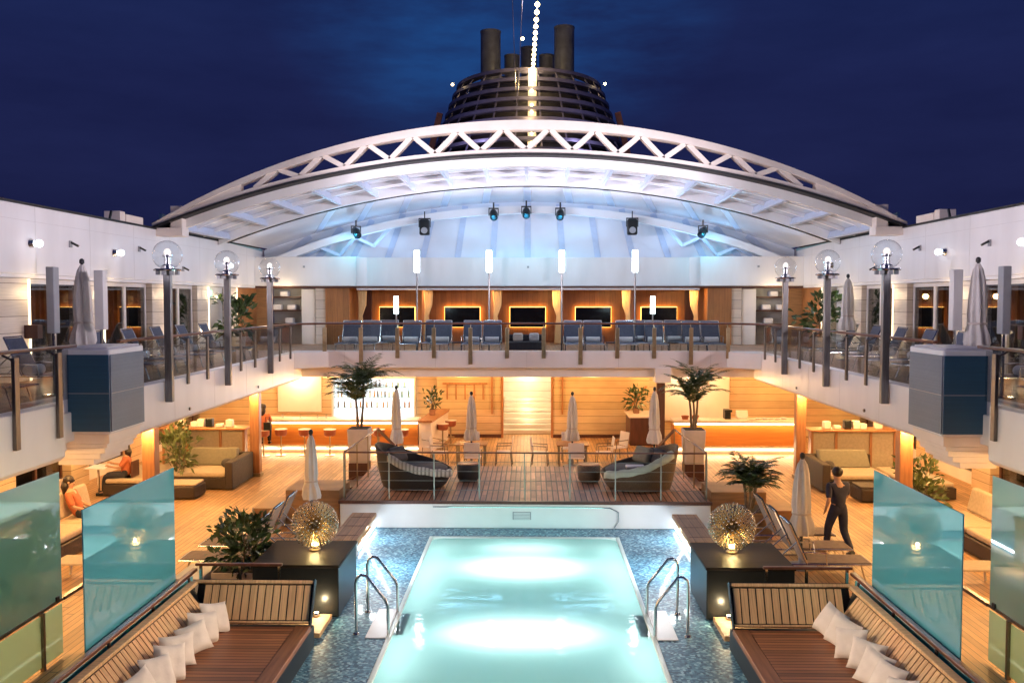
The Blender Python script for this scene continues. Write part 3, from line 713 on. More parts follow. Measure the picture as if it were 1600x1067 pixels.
# ================================================================== upper side walls
WX = 11.0; ZC = 5.77; ZT = 7.3
for sx, nm, sd in SIDES:
    t = thing('upper_wall', f'white upper deck side wall with lit stone pillars and glass doors, {sd} side', 'wall', (sx * WX, 26, ZU))
    MB().box(sx * WX, 2, ZC, sx * (WX + .5), 37.3, ZT).build('parapet', WHITE, t, bevel=.02)
    MB().box(sx * (WX - .03), 2, ZT, sx * (WX + .45), 36.5, ZT + .05).build('coping', RUBBER, t)
    q = MB()
    for k in range(9): q.box(sx * (WX - .002), 15 + 2.5 * k, ZC + .02, sx * (WX + .01), 15.008 + 2.5 * k, ZT - .02)
    q.box(sx * (WX - .002), 2, 6.95, sx * (WX + .01), 37, 6.956); q.build('seam', SEAM, t)
    MB().box(sx * (WX + .02), 2, ZC - .08, sx * (WX + 3), 37, ZC - .002).build('soffit', WHITE, t)
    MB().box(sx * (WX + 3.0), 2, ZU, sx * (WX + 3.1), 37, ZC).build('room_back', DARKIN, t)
    def pillar(a, b):
        MB().box(sx * (WX + .06), a, ZU, sx * (WX + .5), b, ZC - .09).build('stone_pillar', SLABL, t, bevel=.008)
        MB().box(sx * (WX + .05), b + .02, ZU, sx * (WX + .08), b + .09, ZC - .1).build('light_strip', E_PILL, t)
        light('POINT', 'pillar_light', (sx * (WX - .25), b + .05, 5.35), WARMW, 8, .05)
        light('POINT', 'pillar_light', (sx * (WX - .25), b + .05, 4.0), WARMW, 6, .05)
    def door(a, b, n):
        d = MB(); w_ = .07; x0, x1 = sx * (WX + .20), sx * (WX + .28)
        d.box(x0, a, ZU, x1, a + w_, ZC - .09).box(x0, b - w_, ZU, x1, b, ZC - .09).box(x0, a + w_, ZC - .20, x1, b - w_, ZC - .09).box(x0, a + w_, ZU, x1, b - w_, ZU + .1)
        for k in range(1, n):
            y = a + (b - a) * k / n; d.box(x0, y - .07, ZU + .1, x1, y + .07, ZC - .20)
        o = d.build('glass_door', FRAMEW, t, bevel=.006)
        MB().box(sx * (WX + .235), a + w_, ZU + .1, sx * (WX + .245), b - w_, ZC - .2).build('pane', G_DARK, o)
        c = MB(); 
        for k in range(9):
            yy = a + .15 + (b - a - .3) * k / 8
            if k in (2, 3, 6): continue
            c.tube([(sx * (WX + .75), yy, ZC - .15), (sx * (WX + .75), yy, 4.5), (sx * (WX + .78), yy + .1, 4.1), (sx * (WX + .75), yy, ZU + .02)], [.10, .08, .05, .10], 7)
        c.build('curtain', CURTI, o)
    for a, b in ((12.5, 13.9), (18.5, 19.75), (22.35, 23.25), (26.3, 27.25), (29.9, 30.9), (33.1, 33.9)): pillar(a, b)
    for a, b, n in ((14.1, 18.4, 3), (19.95, 22.25, 2), (23.45, 26.2, 2), (27.45, 29.8, 2)): door(a, b, n)
    for y in (15.5, 21, 25, 28.5): light('POINT', 'room_light', (sx * (WX + 1.8), y, 5.2), WARM, 9, .2)
    MB().box(sx * (WX + .3), 31.1, ZU, sx * (WX + .4), 33.0, ZC - .09).build('recess_back', WHITE, t)
    MB().box(sx * (WX + .24), 31.4, 5.35, sx * (WX + .29), 31.8, 5.55).build('exit_sign', E_EXIT, t)
    MB().box(sx * (WX + .1), 34.05, ZU, sx * (WX + .3), 37.2, ZC - .09).build('wood_panel', WOODP, t)
    MB().box(sx * (WX + .3), 37.0, ZU, sx * (WX + 3), 37.2, ZC - .09).build('end_panel', WHITE, t)
    MB().box(sx * (WX - .25), 19.55, 4.35, sx * (WX + .05), 19.75, 4.65).build('wall_box', DARKW, t)
    # roof edge casing boxes on the parapet
    o = thing('vent_casing', f'cream steel casing box on top of the {sd} parapet', 'casing', (sx * 11.2, 23, ZT))
    MB().box(sx * (WX + .02), 24.62, ZT + .052, sx * (WX + .55), 25.7, ZT + .27).build('body', CREAM, o, bevel=.02)
    MB().box(sx * (WX + .04), 24.3, ZT + .052, sx * (WX + .5), 24.60, ZT + .33).build('end_cap', CREAM, o, bevel=.02)
    MB().bar((sx * (WX + .1), 23.8, ZT + .06), (sx * (WX + .1), 23.9, ZT + .28), .05, .05).build('stay', BLACKM, o)
    # floodlights on the parapet
    for i, (y, z) in enumerate(((19.8, 6.46), (23.8, 6.46), (32.6, 6.45))):
        wh = ('nearest', 'middle', 'farthest')[i]
        o = thing('wall_floodlight', f'small round floodlight on the {sd} parapet, {wh} of three', 'floodlight', (sx * WX, y, z), 'parapet floodlights')
        MB().tube([(sx * (WX - .005), y, z), (sx * (WX - .10), y, z)], [.11, .08], 12).build('wall_plate', STEEL, o)
        MB().sphere((sx * (WX - .18), y + .03, z), .085, 14, 8).build('bulb_lens', E_WALL, o, smooth=180)
        light('SPOT', 'floodlight', (sx * (WX - .45), y, z), ((1., .82, .86), (.86, .86, 1.), (.5, .72, 1.))[i], (560, 200, 110)[i], .12, ((-sx * 2, 29.5, 3.2) if i == 0 else (-sx * 6, y + 1.0, 5.6)), 90 if i == 0 else 150, 1)
    for i, (y, z) in enumerate(((21.5, 6.55), (25.3, 6.65), (28.5, 6.2))):
        o = thing('parapet_sensor', f'tiny dark bracket on the {sd} parapet, {("nearest", "middle", "farthest")[i]} of three', 'bracket', (sx * WX, y, z), 'parapet brackets')
        MB().box(sx * (WX - .004), y - .05, z - .08, sx * (WX - .04), y + .05, z + .08).build('plate', GREYB, o)
        MB().bar((sx * (WX - .04), y, z + .04), (sx * (WX - .2), y + .03, z - .05), .07, .05).build('arm', BLACKM, o)
    for y in (14.5, 10, 6):  # added floodlights out of view, without fixtures, to brighten the court
        light('SPOT', 'floodlight', (sx * (WX - .45), y, 6.75), (.97, .84, .98), 2900, .14, (-sx * 11, y + 9.5, 8.1), 36, 1)  # added fill spot out of view, no fixture

# ================================================================== rear upper wall
t = thing('rear_fascia_wall', 'blue lit white fascia band above the rear wood alcoves', 'wall', (0, 36, ZC))
MB().box(-11, 36.0, ZC, -6.9, 37.0, 6.94).box(6.9, 36.0, ZC, 11, 37.0, 6.94).build('wing_panel', WHITE, t, bevel=.015)
MB().prism([(-6.9, 36.003), (-6.55, 36.5), (6.55, 36.5), (6.9, 36.003), (6.9, 37), (-6.9, 37)], 'Z', ZC + .003, 6.93).build('centre_panel', WHITE, t, bevel=.01)
MB().box(-11, 36.05, ZC - .08, 11, 40, ZC - .004).build('soffit', DARKW, t)
MB().box(-6.9, 36.1, ZC - .16, 6.9, 36.3, ZC - .085).build('curtain_rail', FRAMEW, t)
k = MB()
for x in (-9, -4.5, 0.02, 4.4, 9.2): k.lathe([(.001, 0), (.05, .004), (.05, .02), (.001, .03)], (0, 0, 0), 8).xf(Matrix.Identity(4)) if False else k.box(x - .04, 35.96 if abs(x) > 7 else 36.46, 6.5, x + .04, 36.0 if abs(x) > 7 else 36.498, 6.58)
k.build('sensor', GREYB, t)
t = thing('alcove_wall', 'warm wood panelled wall of five alcoves behind the rear gallery', 'wall', (0, 39, ZU))
MB().box(-7.2, 38.5, ZU, 7.2, 38.6, ZC - .09).build('wood_panelling', WOODP, t)
for sx in (-1, 1):
    MB().box(sx * 7.22, 36.2, ZU, sx * 8.2, 38.6, ZC - .09).build('side_wood_pier', WOODP, t, bevel=.01)
    MB().box(sx * 6.7, 38.3, ZU, sx * 7.19, 38.48, ZC - .09).build('dark_recess', DARKW, t)
for x in (-4.28, -1.44, 1.40, 4.24):
    MB().box(x - .06, 36.8, ZU, x + .06, 38.48, ZC - .09).build('partition', WOODC, t)
for i, x in enumerate((-5.6, -2.8, 0, 2.8, 5.6)):
    o = thing('television', f'black screen with yellow back glow in the rear alcoves, {ORD[i]} of five from the left', 'television', (x, 38.4, 4.5), 'alcove televisions')
    MB().box(x - .76, 38.34, 4.05, x + .76, 38.38, 4.90).build('screen', SCREEN, o, bevel=.006)
    MB().box(x - .77, 38.385, 4.04, x + .77, 38.41, 4.915).build('back_glow', E_TV, o)
    light('POINT', 'alcove_light', (x + .9, 36.35, 5.35), (1., .56, .20), 22, .1)
for i, x in enumerate((-7.0, -4.28, -1.44, 1.40, 4.24, 7.0)):
    s_ = 1 if x < 0 else -1
    o = MB()
    for j in range(5):
        xx = x + s_ * (.06 + j * .07)
        o.tube([(xx, 36.75, 5.58), (x + s_ * (.10 + j * .055), 36.72, 5.0), (x + s_ * (.08 + j * .025), 36.72, 4.55), (x + s_ * (.06 + j * .04), 36.75, 4.1), (x + s_ * (.05 + j * .05), 36.75, ZU + .02)], [.06, .055, .035, .05, .06], 7)
    tag(o.build('tied_curtain', CURT), f'warm tied back curtain between the rear alcoves, {ORD[i]} of six from the left', 'curtain', 'tied alcove curtains')
for sx, nm, sd in SIDES:
    t = thing('rear_niche', f'shelf niche with a white door and stone pier on the {sd} of the rear gallery', 'niche', (sx * 9, 37, ZU))
    MB().box(sx * 8.22, 36.3, ZU, sx * 8.62, 36.6, ZC - .09).build('stone_pier', SLABL, t)
    MB().box(sx * 8.66, 36.4, ZU, sx * 9.22, 36.46, ZC - .12).build('white_door', WHITE, t, bevel=.01)
    MB().box(sx * 9.24, 36.9, ZU, sx * 10.5, 37.0, ZC - .09).build('niche_back', GREYB, t)
    for z in (4.2, 4.75, 5.3): MB().box(sx * 9.24, 36.45, z, sx * 10.5, 36.9, z + .05).build('shelf', DARKW, t)
    for z, x in ((4.25, 9.6), (4.8, 9.5), (4.8, 10.1), (5.35, 9.8)): MB().box(sx * x, 36.5, z + .002, sx * (x + .35), 36.85, z + .22).build('folded_towels', TOWEL, t, bevel=.04)
    MB().box(sx * 10.52, 36.5, ZU, sx * 11.2, 36.56, ZC - .09).build('orange_panel', BOXW, t)
    light('POINT', 'niche_light', (sx * 9.8, 35.6, 5.5), WARMW, 12, .1)

# ================================================================== sliding roof
RIBB = plain('rib_and_shadow_blue', (.50, .57, .74), .4, amt=.05)
roof = thing('sliding_roof', 'white telescopic glass roof with an arched truss over the rear of the court', 'roof', (0, 30, ZT))


def arc(apex, Rr, xe, n):
    out = []
    for i in range(n + 1):
        x = -xe + 2 * xe * i / n; out.append((x, apex - (Rr - math.sqrt(Rr * Rr - x * x))))
    return out


def arch_band(mb, outer, inner, y0, y1):
    n = len(outer); k = len(mb.v)
    for p, q in zip(outer, inner):
        for y in (y0, y1):
            mb.v.append(Vector((p[0], y, p[1]))); mb.v.append(Vector((q[0], y, q[1])))
    for i in range(n - 1):
        a = k + 4 * i; b = a + 4
        mb.f += [(a, b, b + 1, a + 1), (a + 2, a + 3, b + 3, b + 2), (a, a + 2, b + 2, b), (a + 1, b + 1, b + 3, a + 3)]
    mb.f += [(k, k + 1, k + 3, k + 2), (k + 4 * n - 4, k + 4 * n - 2, k + 4 * n - 1, k + 4 * n - 3)]
    return mb


def zc(apex, Rr, x): return apex - (Rr - math.sqrt(Rr * Rr - x * x))


TA, TR, BA, BR = 10.46, 22.0, 9.60, 30.0
n = 64
def chord_thick(x): return .29 - .13 * abs(x) / 9
out_ = arc(TA, TR, 11.1, n)
inn_ = [(x, max(z - chord_thick(x), zc(BA, BR, x) - .0)) for x, z in out_]
arch_band(MB(), out_, inn_, 26.45, 26.85).build('top_chord', CREAM, roof, smooth=25)
arch_band(MB(), [(x, zc(BA, BR, x) + .02) for x, z in out_], [(x, zc(BA, BR, x) - .10) for x, z in out_], 26.47, 26.83).build('bottom_chord', CREAM, roof, smooth=25)
arch_band(MB(), [(x, zc(BA, BR, x) - .104) for x, z in out_], [(x, zc(BA, BR, x) - .165) for x, z in out_], 26.40, 26.86).build('front_gasket', RUBBER, roof, smooth=25)
k = 0
for sgn in (-1, 1):
    for i in range(7):
        xb = sgn * i * 1.34; xt = sgn * (i * 1.34 + .67); xn = sgn * (i + 1) * 1.34
        for xa, xc in ((xb, xt), (xn, xt)):
            if abs(xa) > 9.0 or abs(xt) > 8.3: continue
            a = (xa, 26.65, zc(BA, BR, xa)); b_ = (xt, 26.65, zc(TA, TR, xt) - chord_thick(xt) + .06)
            MB().bar(a, b_, .14, .28, up=(0, 1, 0)).build('web', CREAM, roof)
# cream filler plates where the two chords come together
for sgn in (-1, 1):
    xs = [sgn * (8.45 + 2.65 * i / 10) for i in range(11)]
    arch_band(MB(), [(x, zc(TA, TR, x) - .05) for x in xs], [(x, zc(BA, BR, x) + .01) for x in xs], 26.5, 26.8).build('end_plate', CREAM, roof)
# first glazed section
def shell(apex, Rr, xe, th, y0, y1, nm, mat):
    o = arc(apex, Rr, xe, n); return arch_band(MB(), o, [(x, z - th) for x, z in o], y0, y1).build(nm, mat, roof, smooth=30)
shell(9.62, BR, 11.0, .08, 26.88, 32.0, 'front_panel', ROOFP)
for i in range(-8, 9):
    x = i * 1.33
    if abs(x) > 10.9: continue
    z = zc(9.54, BR, x); nx = Vector((x, 0, z - 9.54 + BR)).normalized()
    MB().bar((x - nx.x * .13, 27.2, z - .13), (x - nx.x * .13, 31.9, z - .13), .10, .24, up=nx).build('rib', RIBB, roof)
for y, h in ((27.05, .34), (28.7, .12), (30.3, .12), (31.8, .30)):
    a = [(x, zc(9.535, BR, x)) for x, z in arc(9.6, BR, 10.95, n)]
    arch_band(MB(), a, [(x, z - h) for x, z in a], y - .09, y + .09).build('cross_beam', ROOFW if h < .33 else WHITE, roof, smooth=25)
a = [(x, zc(9.54 - .24, BR, x)) for x, z in arc(9.6, BR, 10.7, n)]
arch_band(MB(), [(x, z - .02) for x, z in a], [(x, z - .09) for x, z in a], 31.93, 32.06).build('rear_gasket', RUBBER, roof, smooth=25)
# second smooth section
shell(9.28, 31.0, 10.7, .07, 32.1, 37.4, 'rear_panel', ROOFP)
for i in range(-6, 7):  # flat blue strips paint the ribs' shadows and reflections on the rear panel
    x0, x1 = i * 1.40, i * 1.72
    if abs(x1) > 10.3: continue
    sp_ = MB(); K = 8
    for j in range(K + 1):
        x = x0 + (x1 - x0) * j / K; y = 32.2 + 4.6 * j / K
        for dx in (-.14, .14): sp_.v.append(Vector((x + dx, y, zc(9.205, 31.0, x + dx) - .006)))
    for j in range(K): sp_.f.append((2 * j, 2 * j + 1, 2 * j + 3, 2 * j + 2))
    sp_.build('rib_shadow_strip', RIBB, roof)
# end frame truss and tympanum
oo = arc(8.98, 26.5, 10.4, n)
arch_band(MB(), oo, [(x, z - .30) for x, z in oo], 36.2, 36.6).build('end_arch', ROOFW, roof, smooth=25)
for sgn in (-1, 1):
    for i in range(7):
        xa = sgn * i * 1.4; xt = sgn * (i + .5) * 1.4; xn = sgn * (i + 1) * 1.4
        for p, q in ((xa, xt), (xn, xt)):
            za = zc(8.98, 26.5, p) - .28; zb = max(zc(8.98, 26.5, xt) - .80, 7.0)
            if za - zb < .12 or i < 4: continue
            MB().bar((p, 36.45, za), (xt, 36.75, zb), .12, .10, up=(0, 1, 0)).build('end_web', RIBB, roof)
tz = arc(9.24, 31.0, 10.9, n)
arch_band(MB(), tz, [(x, 6.80) for x, z in tz], 37.0, 37.1).build('end_wall', ROOFP, roof, smooth=25)
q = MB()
for i in range(-7, 8):  # the shadow stripes go on down the end wall as painted strips
    x = i * 1.28; q = MB(); q.bar((x * 1.13, 36.98, 6.9), (x, 36.98, zc(9.16, 31, min(abs(x), 10.4))), .24, .03, up=(0, 1, 0)); q.build('end_wall_shadow_strip', RIBB, roof)
for sgn in (-1, 1):
    MB().box(sgn * 10.25, 26.6, ZT + .052, sgn * 10.6, 26.95, 8.0).box(sgn * 10.20, 26.5, ZT - .2, sgn * 11.2, 27.0, ZT + .05).build('support_column', CREAM, roof, bevel=.015)
    MB().box(sgn * 10.75, 26.9, ZT + .06, sgn * 11.05, 37, ZT + .14).build('roof_track', BLACKM, roof)
    MB().prism([(26.9, ZT + .14), (37, ZT - .1), (37, ZT + .0), (26.9, ZT + .5)], 'X', sgn * 10.98, sgn * 11.06).build('side_glass', G_TEALG, roof)
for x in (-6.8, -2.3, 2.3, 6.8):
    light('AREA', 'cove_flood', (x, 36.1, 7.0), BLUE, 26, 2.4, (x * .9, 34.6, 9.3), shape='RECTANGLE', size2=.2)
    pass
for sgn in (-1, 1):  # added spots without fixtures that lift the roof underside
    light('SPOT', 'roof_fill_spot', (sgn * 10.4, 22.0, 6.9), (.90, .88, 1.), 2800, .2, (sgn * -7.5, 30.5, 8.9), 46, 1)
    for y, p in ((19.4, 1000), (10.0, 2400)): light('SPOT', 'roof_fill_spot', (sgn * 10.4, y, 6.9), (.92, .86, 1.), p, .2, (sgn * -1.5, 31.0, 9.9), 38, 1)
# moving head stage lights
sp = thing('stage_light', '', 'stage light')
MB().box(-.03, -.03, .28, .03, .03, .52).box(-.2, -.03, .26, .2, .03, .31).box(-.2, -.03, 0, -.17, .03, .27).box(.17, -.03, 0, .2, .03, .27).build('yoke', BLACKM, sp)
MB().tube([(0, .22, .16), (0, -.05, .05), (0, -.26, -.10)], [.13, .165, .15], 14).build('body', BLACK, sp)
MB().tube([(0, -.262, -.101), (0, -.285, -.118)], [.11, .10], 14).build('lens', plain('lens_glass', (.03, .035, .05), .05), sp)
bp_ = thing('speaker', '', 'speaker')
MB().box(-.2, -.16, -.32, .2, .18, .30).build('cabinet', BLACK, bp_, bevel=.06, bseg=3)
MB().tube([(0, -.161, -.14), (0, -.175, -.14)], [.13, .12], 16).build('cone', GREYB, bp_)
MB().box(-.24, -.02, .31, .24, .02, .36).box(-.24, -.02, .0, -.21, .02, .31).box(.21, -.02, 0, .24, .02, .31).box(-.02, -.02, .36, .02, .02, .62).build('bracket', BLACKM, bp_)
for i, (px, z) in enumerate(((-6.85, 7.85), (-1.35, 8.55), (-.05, 8.62), (1.3, 8.55), (6.95, 7.85))):
    o = sp if i == 0 else dup(sp, (0, 0, 0)); o.location = (px, 35.8, z); o.rotation_euler.z = R(-px * 4)
    o['label'] = f'black cylindrical stage light hung under the roof, {ORD[i]} of five from the left'; o['group'] = 'stage lights under the roof'; o['category'] = 'stage light'; light('SPOT', 'fascia_fill_spot', (px, 35.45, z - .05), (.05, .64, .86), 62, .1, (px, 36.6, 5.6), 165, 1)  # blue wash added for the fascia; the stage lights themselves are unlit
for i, (px, z) in enumerate(((-4.1, 8.1), (4.15, 8.1))):
    o = bp_ if i == 0 else dup(bp_, (0, 0, 0)); o.location = (px, 35.8, z)
    o['label'] = f'black rounded box speaker hung under the roof, {("left", "right")[i]} one of the two'; o['group'] = 'speakers under the roof'

# ================================================================== funnel
t = thing('ship_funnel', 'dark louvred ship funnel with tall exhaust pipes behind the roof', 'funnel', (0, 50, 8))
def ring(x, y, z, rx, ry, h, w):
    m = MB(); N = 48; k = 0
    for j in range(N):
        a = 2 * math.pi * j / N
        for rr in (0, w):
            for zz in (z, z + h): m.v.append(Vector((x + (rx - rr) * math.cos(a), y + (ry - rr) * math.sin(a), zz)))
    for j in range(N):
        a = 4 * j; b = 4 * ((j + 1) % N)
        m.f += [(a, b, b + 1, a + 1), (a + 2, a + 3, b + 3, b + 2), (a, a + 2, b + 2, b), (a + 1, b + 1, b + 3, a + 3)]
    return m
zs = [9.82 + .54 * k for k in range(14)]
def rad(z): return 4.75 - .36 * (z - 15.1) - .06 * max(0, z - 15.8) ** 2
for z in zs: ring(0, 51, z, rad(z), rad(z) * 1.2, .17, .5).build('louvre', FUN, t, smooth=40)
fm = MB(); N = 26
for j in range(N):
    a = 2 * math.pi * j / N
    for z0, z1 in zip(zs[:-1], zs[1:]):
        fm.bar((math.cos(a) * (rad(z0) - .12), 51 + math.sin(a) * (rad(z0) - .12) * 1.2, z0 + .17), (math.cos(a) * (rad(z1) - .12), 51 + math.sin(a) * (rad(z1) - .12) * 1.2, z1), .07, .07)
fm.build('fin', FUN, t)['kind'] = 'stuff'
MB().lathe([(rad(z) - .75, z) for z in zs] + [(.5, zs[-1] + .05)], (0, 51, 0), 24).build('inner_body', FUND, t)
for px, y, z1, r in ((-2.1, 50, 19.95, .55), (1.95, 50, 20.15, .55), (-.95, 51, 18.9, .42), (.0, 52, 19.6, .45), (1.0, 51, 18.9, .42), (-1.45, 52, 17.9, .5), (1.55, 52, 17.9, .5)):
    MB().lathe([(r, 15), (r, z1 - .12), (r * 1.04, z1 - .1), (r * 1.04, z1), (r * .85, z1), (r * .85, z1 - .6)], (px, y, 0), 18).build('exhaust_pipe', PIPEM, t)
for sgn in (-1, 1):
    MB().bar((sgn * 4.75, 48.5, 15.2), (sgn * 6.2, 48.5, 9.5), .25, .3).build('rust_red_stay', RUST, t)
    MB().sphere((sgn * 4.05, 48.2, 16.65), .07).build('marker_lamp', E_BULB, t)
MB().sphere((-.30, 46.0, 18.4), .08).build('marker_lamp', E_BULB, t)
MB().bar((.15, 44.95, 9.6), (.2, 45.95, 16.9), .42, .10).build('ladder_panel', CREAM, t)
for k in range(14): MB().sphere((.16, 44.86 + .07 * k, 12.0 + .37 * k), .07, 8, 6).build('ladder_lamp', E_BULB, t)
light('POINT', 'funnel_light', (.15, 44.9, 17.6), (1., .66, .26), 110, .15)
light('POINT', 'funnel_light', (.15, 43.8, 14.2), (1., .66, .26), 80, .15)
light('POINT', 'funnel_light', (-3.5, 44.2, 13.0), (.8, .7, 1.), 90, .3); light('POINT', 'funnel_light', (3.5, 44.2, 13.0), (.8, .7, 1.), 90, .3)
t = thing('festoon_lights', 'string of warm bulbs running forward from the funnel top', 'string lights', (.2, 40, 17))
A, B = Vector((.2, 47, 16.8)), Vector((.42, 24, 14.75))
MB().tube([A, A.lerp(B, .5) + Vector((0, 0, -.06)), B], .02, 6).build('cable', BLACKM, t)
for i in range(20):
    v = A.lerp(B, (i + .3) / 19.5); MB().sphere(v + Vector((0, 0, -.06)), .085, 10, 6).build('bulb', E_BULB, t, smooth=180)
    if i % 2 == 0: light('POINT', 'festoon_light', v + Vector((0, -.2, -.2)), (1., .70, .30), 45, .08)
for i, (a, b_) in enumerate((((-.49, 30, 15.3), (-.62, 48, 14.9)), ((-.14, 30, 15.3), (-.60, 48, 15.0)))):
    tag(MB().tube([Vector(a) * 1 + (Vector(a) - Vector(b_)) * .3, b_], .014, 5).build('stay_wire', STEEL), f'thin pale stay wire left of the bulb string, {("left", "right")[i]} of the two', 'wire', 'stay wires')

# ================================================================== lower deck, rear: walls and bars
t = thing('slat_wall', 'cream horizontally slatted wall with a lit corridor at the rear of the lower deck', 'wall', (0, 34, 0))
MB().box(-3.42, 33.8, .12, -.98, 34.0, 2.62).build('left_panel', SLAB, t, bevel=.01)
MB().box(.98, 33.8, .12, 4.6, 34.0, 2.62).build('right_panel', SLAB, t, bevel=.01)
MB().box(-3.42, 33.76, 0, -.98, 34.0, .118).box(.98, 33.76, 0, 4.6, 34.0, .118).build('skirting', DARKW, t)
for sx in (-1, 1):
    MB().box(sx * .98, 34.02, 0, sx * 1.10, 37.0, 2.62).build('corridor_wall', SLABL, t)
    MB().box(sx * .90, 33.72, 0, sx * .975, 34.02, 2.62).build('corridor_jamb', WOODC, t)
    MB().box(sx * 1.3, 33.70, .9, sx * 1.36, 33.79, 2.4).build('wood_trim', WOODC, t)
MB().box(-1.1, 37.0, 0, 1.1, 37.1, 2.62).build('corridor_end', SLABL, t)
for k in range(7): MB().box(-.95, 34.6 + k * .33, k * .17, .95, 34.93 + k * .33 + (.0 if k < 6 else .1), .17 + k * .17).build('stair_step', SLABL, t, bevel=.01)
for k in range(3): light('POINT', 'stair_light', (0, 35.0 + k * .66, .62 + k * .34), (1., .84, .5), 4, .05)
for z in (2.4,): light('POINT', 'corridor_light', (0, 34.6, z), (1., .80, .46), 60, .1)
light('POINT', 'corridor_light', (0, 36.5, 2.2), (1., .86, .55), 22, .1)
MB().box(-.04, 33.4, 2.35, .04, 33.5, 2.61).build('pendant_speaker', BLACKM, t)
t = thing('bar_back_wall', 'warm slatted wall behind the bars under the rear gallery', 'wall', (0, 34.3, 0))
MB().box(-13, 34.2, 0, -3.43, 34.4, 2.62).box(4.61, 34.2, 0, 13, 34.4, 2.62).build('panel', SLAB, t)
MB().box(5.2, 34.12, .6, 7.7, 34.19, 2.55).build('lit_panel', CREAM, t, bevel=.02)
MB().box(-9.6, 34.12, .9, -7.9, 34.19, 2.3).build('lit_panel', CREAM, t, bevel=.02)
# towel peg rail
t = thing('peg_rail', 'wooden peg rail with hanging bars on the slatted wall left of the corridor', 'rail', (-2.3, 33.7, 2))
MB().box(-3.2, 33.70, 2.02, -1.5, 33.76, 2.09).build('board', WOODC, t)
for k in range(5): MB().box(-3.05 + k * .34, 33.69, 1.45, -3.0 + k * .34, 33.74, 2.02).build('hanging_bar', WOODC, t)
# shelves with bottles
t = thing('bottle_shelf', 'backlit white shelf wall of bottles behind the left bar', 'shelf', (-5.8, 33.9, .7))
MB().box(-7.35, 34.05, .70, -4.3, 34.1, 2.2).build('light_panel', E_SHELF, t)
MB().box(-7.42, 33.7, .66, -7.36, 34.12, 2.26).box(-4.29, 33.7, .66, -4.23, 34.12, 2.26).build('frame', FRAMEW, t)
for z in (.74, 1.14, 1.54, 1.92): MB().box(-7.34, 33.72, z - .03, -4.31, 34.03, z).build('shelf_board', G_TEALG if z > .8 else FRAMEW, t)
b0 = None; rb = random.Random(11)
BM = [plain(f'bottle_{n_}', c, .12, amt=.2) for n_, c in (('amber', (.45, .26, .12)), ('clear', (.6, .66, .68)), ('green', (.22, .34, .28)), ('dark', (.16, .15, .17)))]
prot = []
for k, mt in enumerate(BM):
    o = MB().lathe([(.036, 0), (.038, .02), (.038, .17), (.014, .22), (.014, .29), (.016, .30)], (0, 0, 0), 10).build('bottle', mt)
    tag(o, ['amber bottle', 'clear bottle', 'green bottle', 'dark bottle'][k] + ' standing on the backlit shelves of the left bar', 'bottle', ['amber', 'clear', 'green', 'dark'][k] + ' bottles on the bar shelves'); prot.append(o)
used = set()
for z in (1.142, 1.542, 1.922):
    x = -7.2
    while x < -4.45:
        k = rb.randrange(4); o = prot[k] if k not in used else prot[k].copy()
        if k in used: COL.objects.link(o)
        used.add(k); o.location = (x, 33.86, z); s_ = rb.uniform(.85, 1.05) if z < 1.9 else .8; o.scale = (1, 1, s_); x += rb.uniform(.13, .26)
light('AREA', 'shelf_light', (-5.8, 33.5, 1.5), (.85, .95, 1.), 26, 2.6, (-5.8, 30, 1.4), shape='RECTANGLE', size2=1.2)


def bar_counter(x0, x1, ret, label):
    t = thing('bar_counter', label, 'bar counter', ((x0 + x1) / 2, 30.5, 0))
    MB().box(x0, 30.24, .26, x1, 30.9, .98).build('front_panel', BARW, t, bevel=.01)
    MB().box(x0, 30.34, .0, x1, 30.85, .255).build('toe_base', CREAM, t)
    MB().box(x0, 30.30, .12, x1, 30.335, .17).build('toe_strip', E_WARMW, t)
    MB().box(x0, 30.20, 1.00, x1, 30.235, 1.06).build('counter_strip', E_WARMW, t)
    MB().box(x0 - .02, 30.12, 1.085, x1 + .02, 31.0, 1.15).build('counter_top', CREAM, t, bevel=.015)
    MB().box(x0, 30.115, 1.07, x1, 30.16, 1.083).build('counter_edge', STEEL, t)
    MB().tube([(x0 + .1, 30.02, .30), (x1 - .1, 30.02, .30)], .022, 8).build('foot_rail', BRASS, t)
    if ret:
        MB().prism([(x1 + .03, 30.25), (x1 + .45, 30.25), (x1 + .75, 33.3), (x1 + .2, 33.3)], 'Z', .0, 1.05).build('return_panel', CREAM, t, bevel=.01)
        MB().prism([(x1 + .022, 30.12), (x1 + .5, 30.12), (x1 + .8, 33.4), (x1 + .2, 33.4)], 'Z', 1.055, 1.13).build('return_top', WOODC, t, bevel=.01)
    L_ = x1 - x0
    light('AREA', 'bar_strip_light', ((x0 + x1) / 2, 30.10, 1.02), WARM, 14, L_, ((x0 + x1) / 2, 30.22, .2), shape='RECTANGLE', size2=.05)
    light('AREA', 'bar_toe_light', ((x0 + x1) / 2, 30.2, .22), WARMW, 24, L_, ((x0 + x1) / 2, 29.2, -.2), shape='RECTANGLE', size2=.06)
    return t


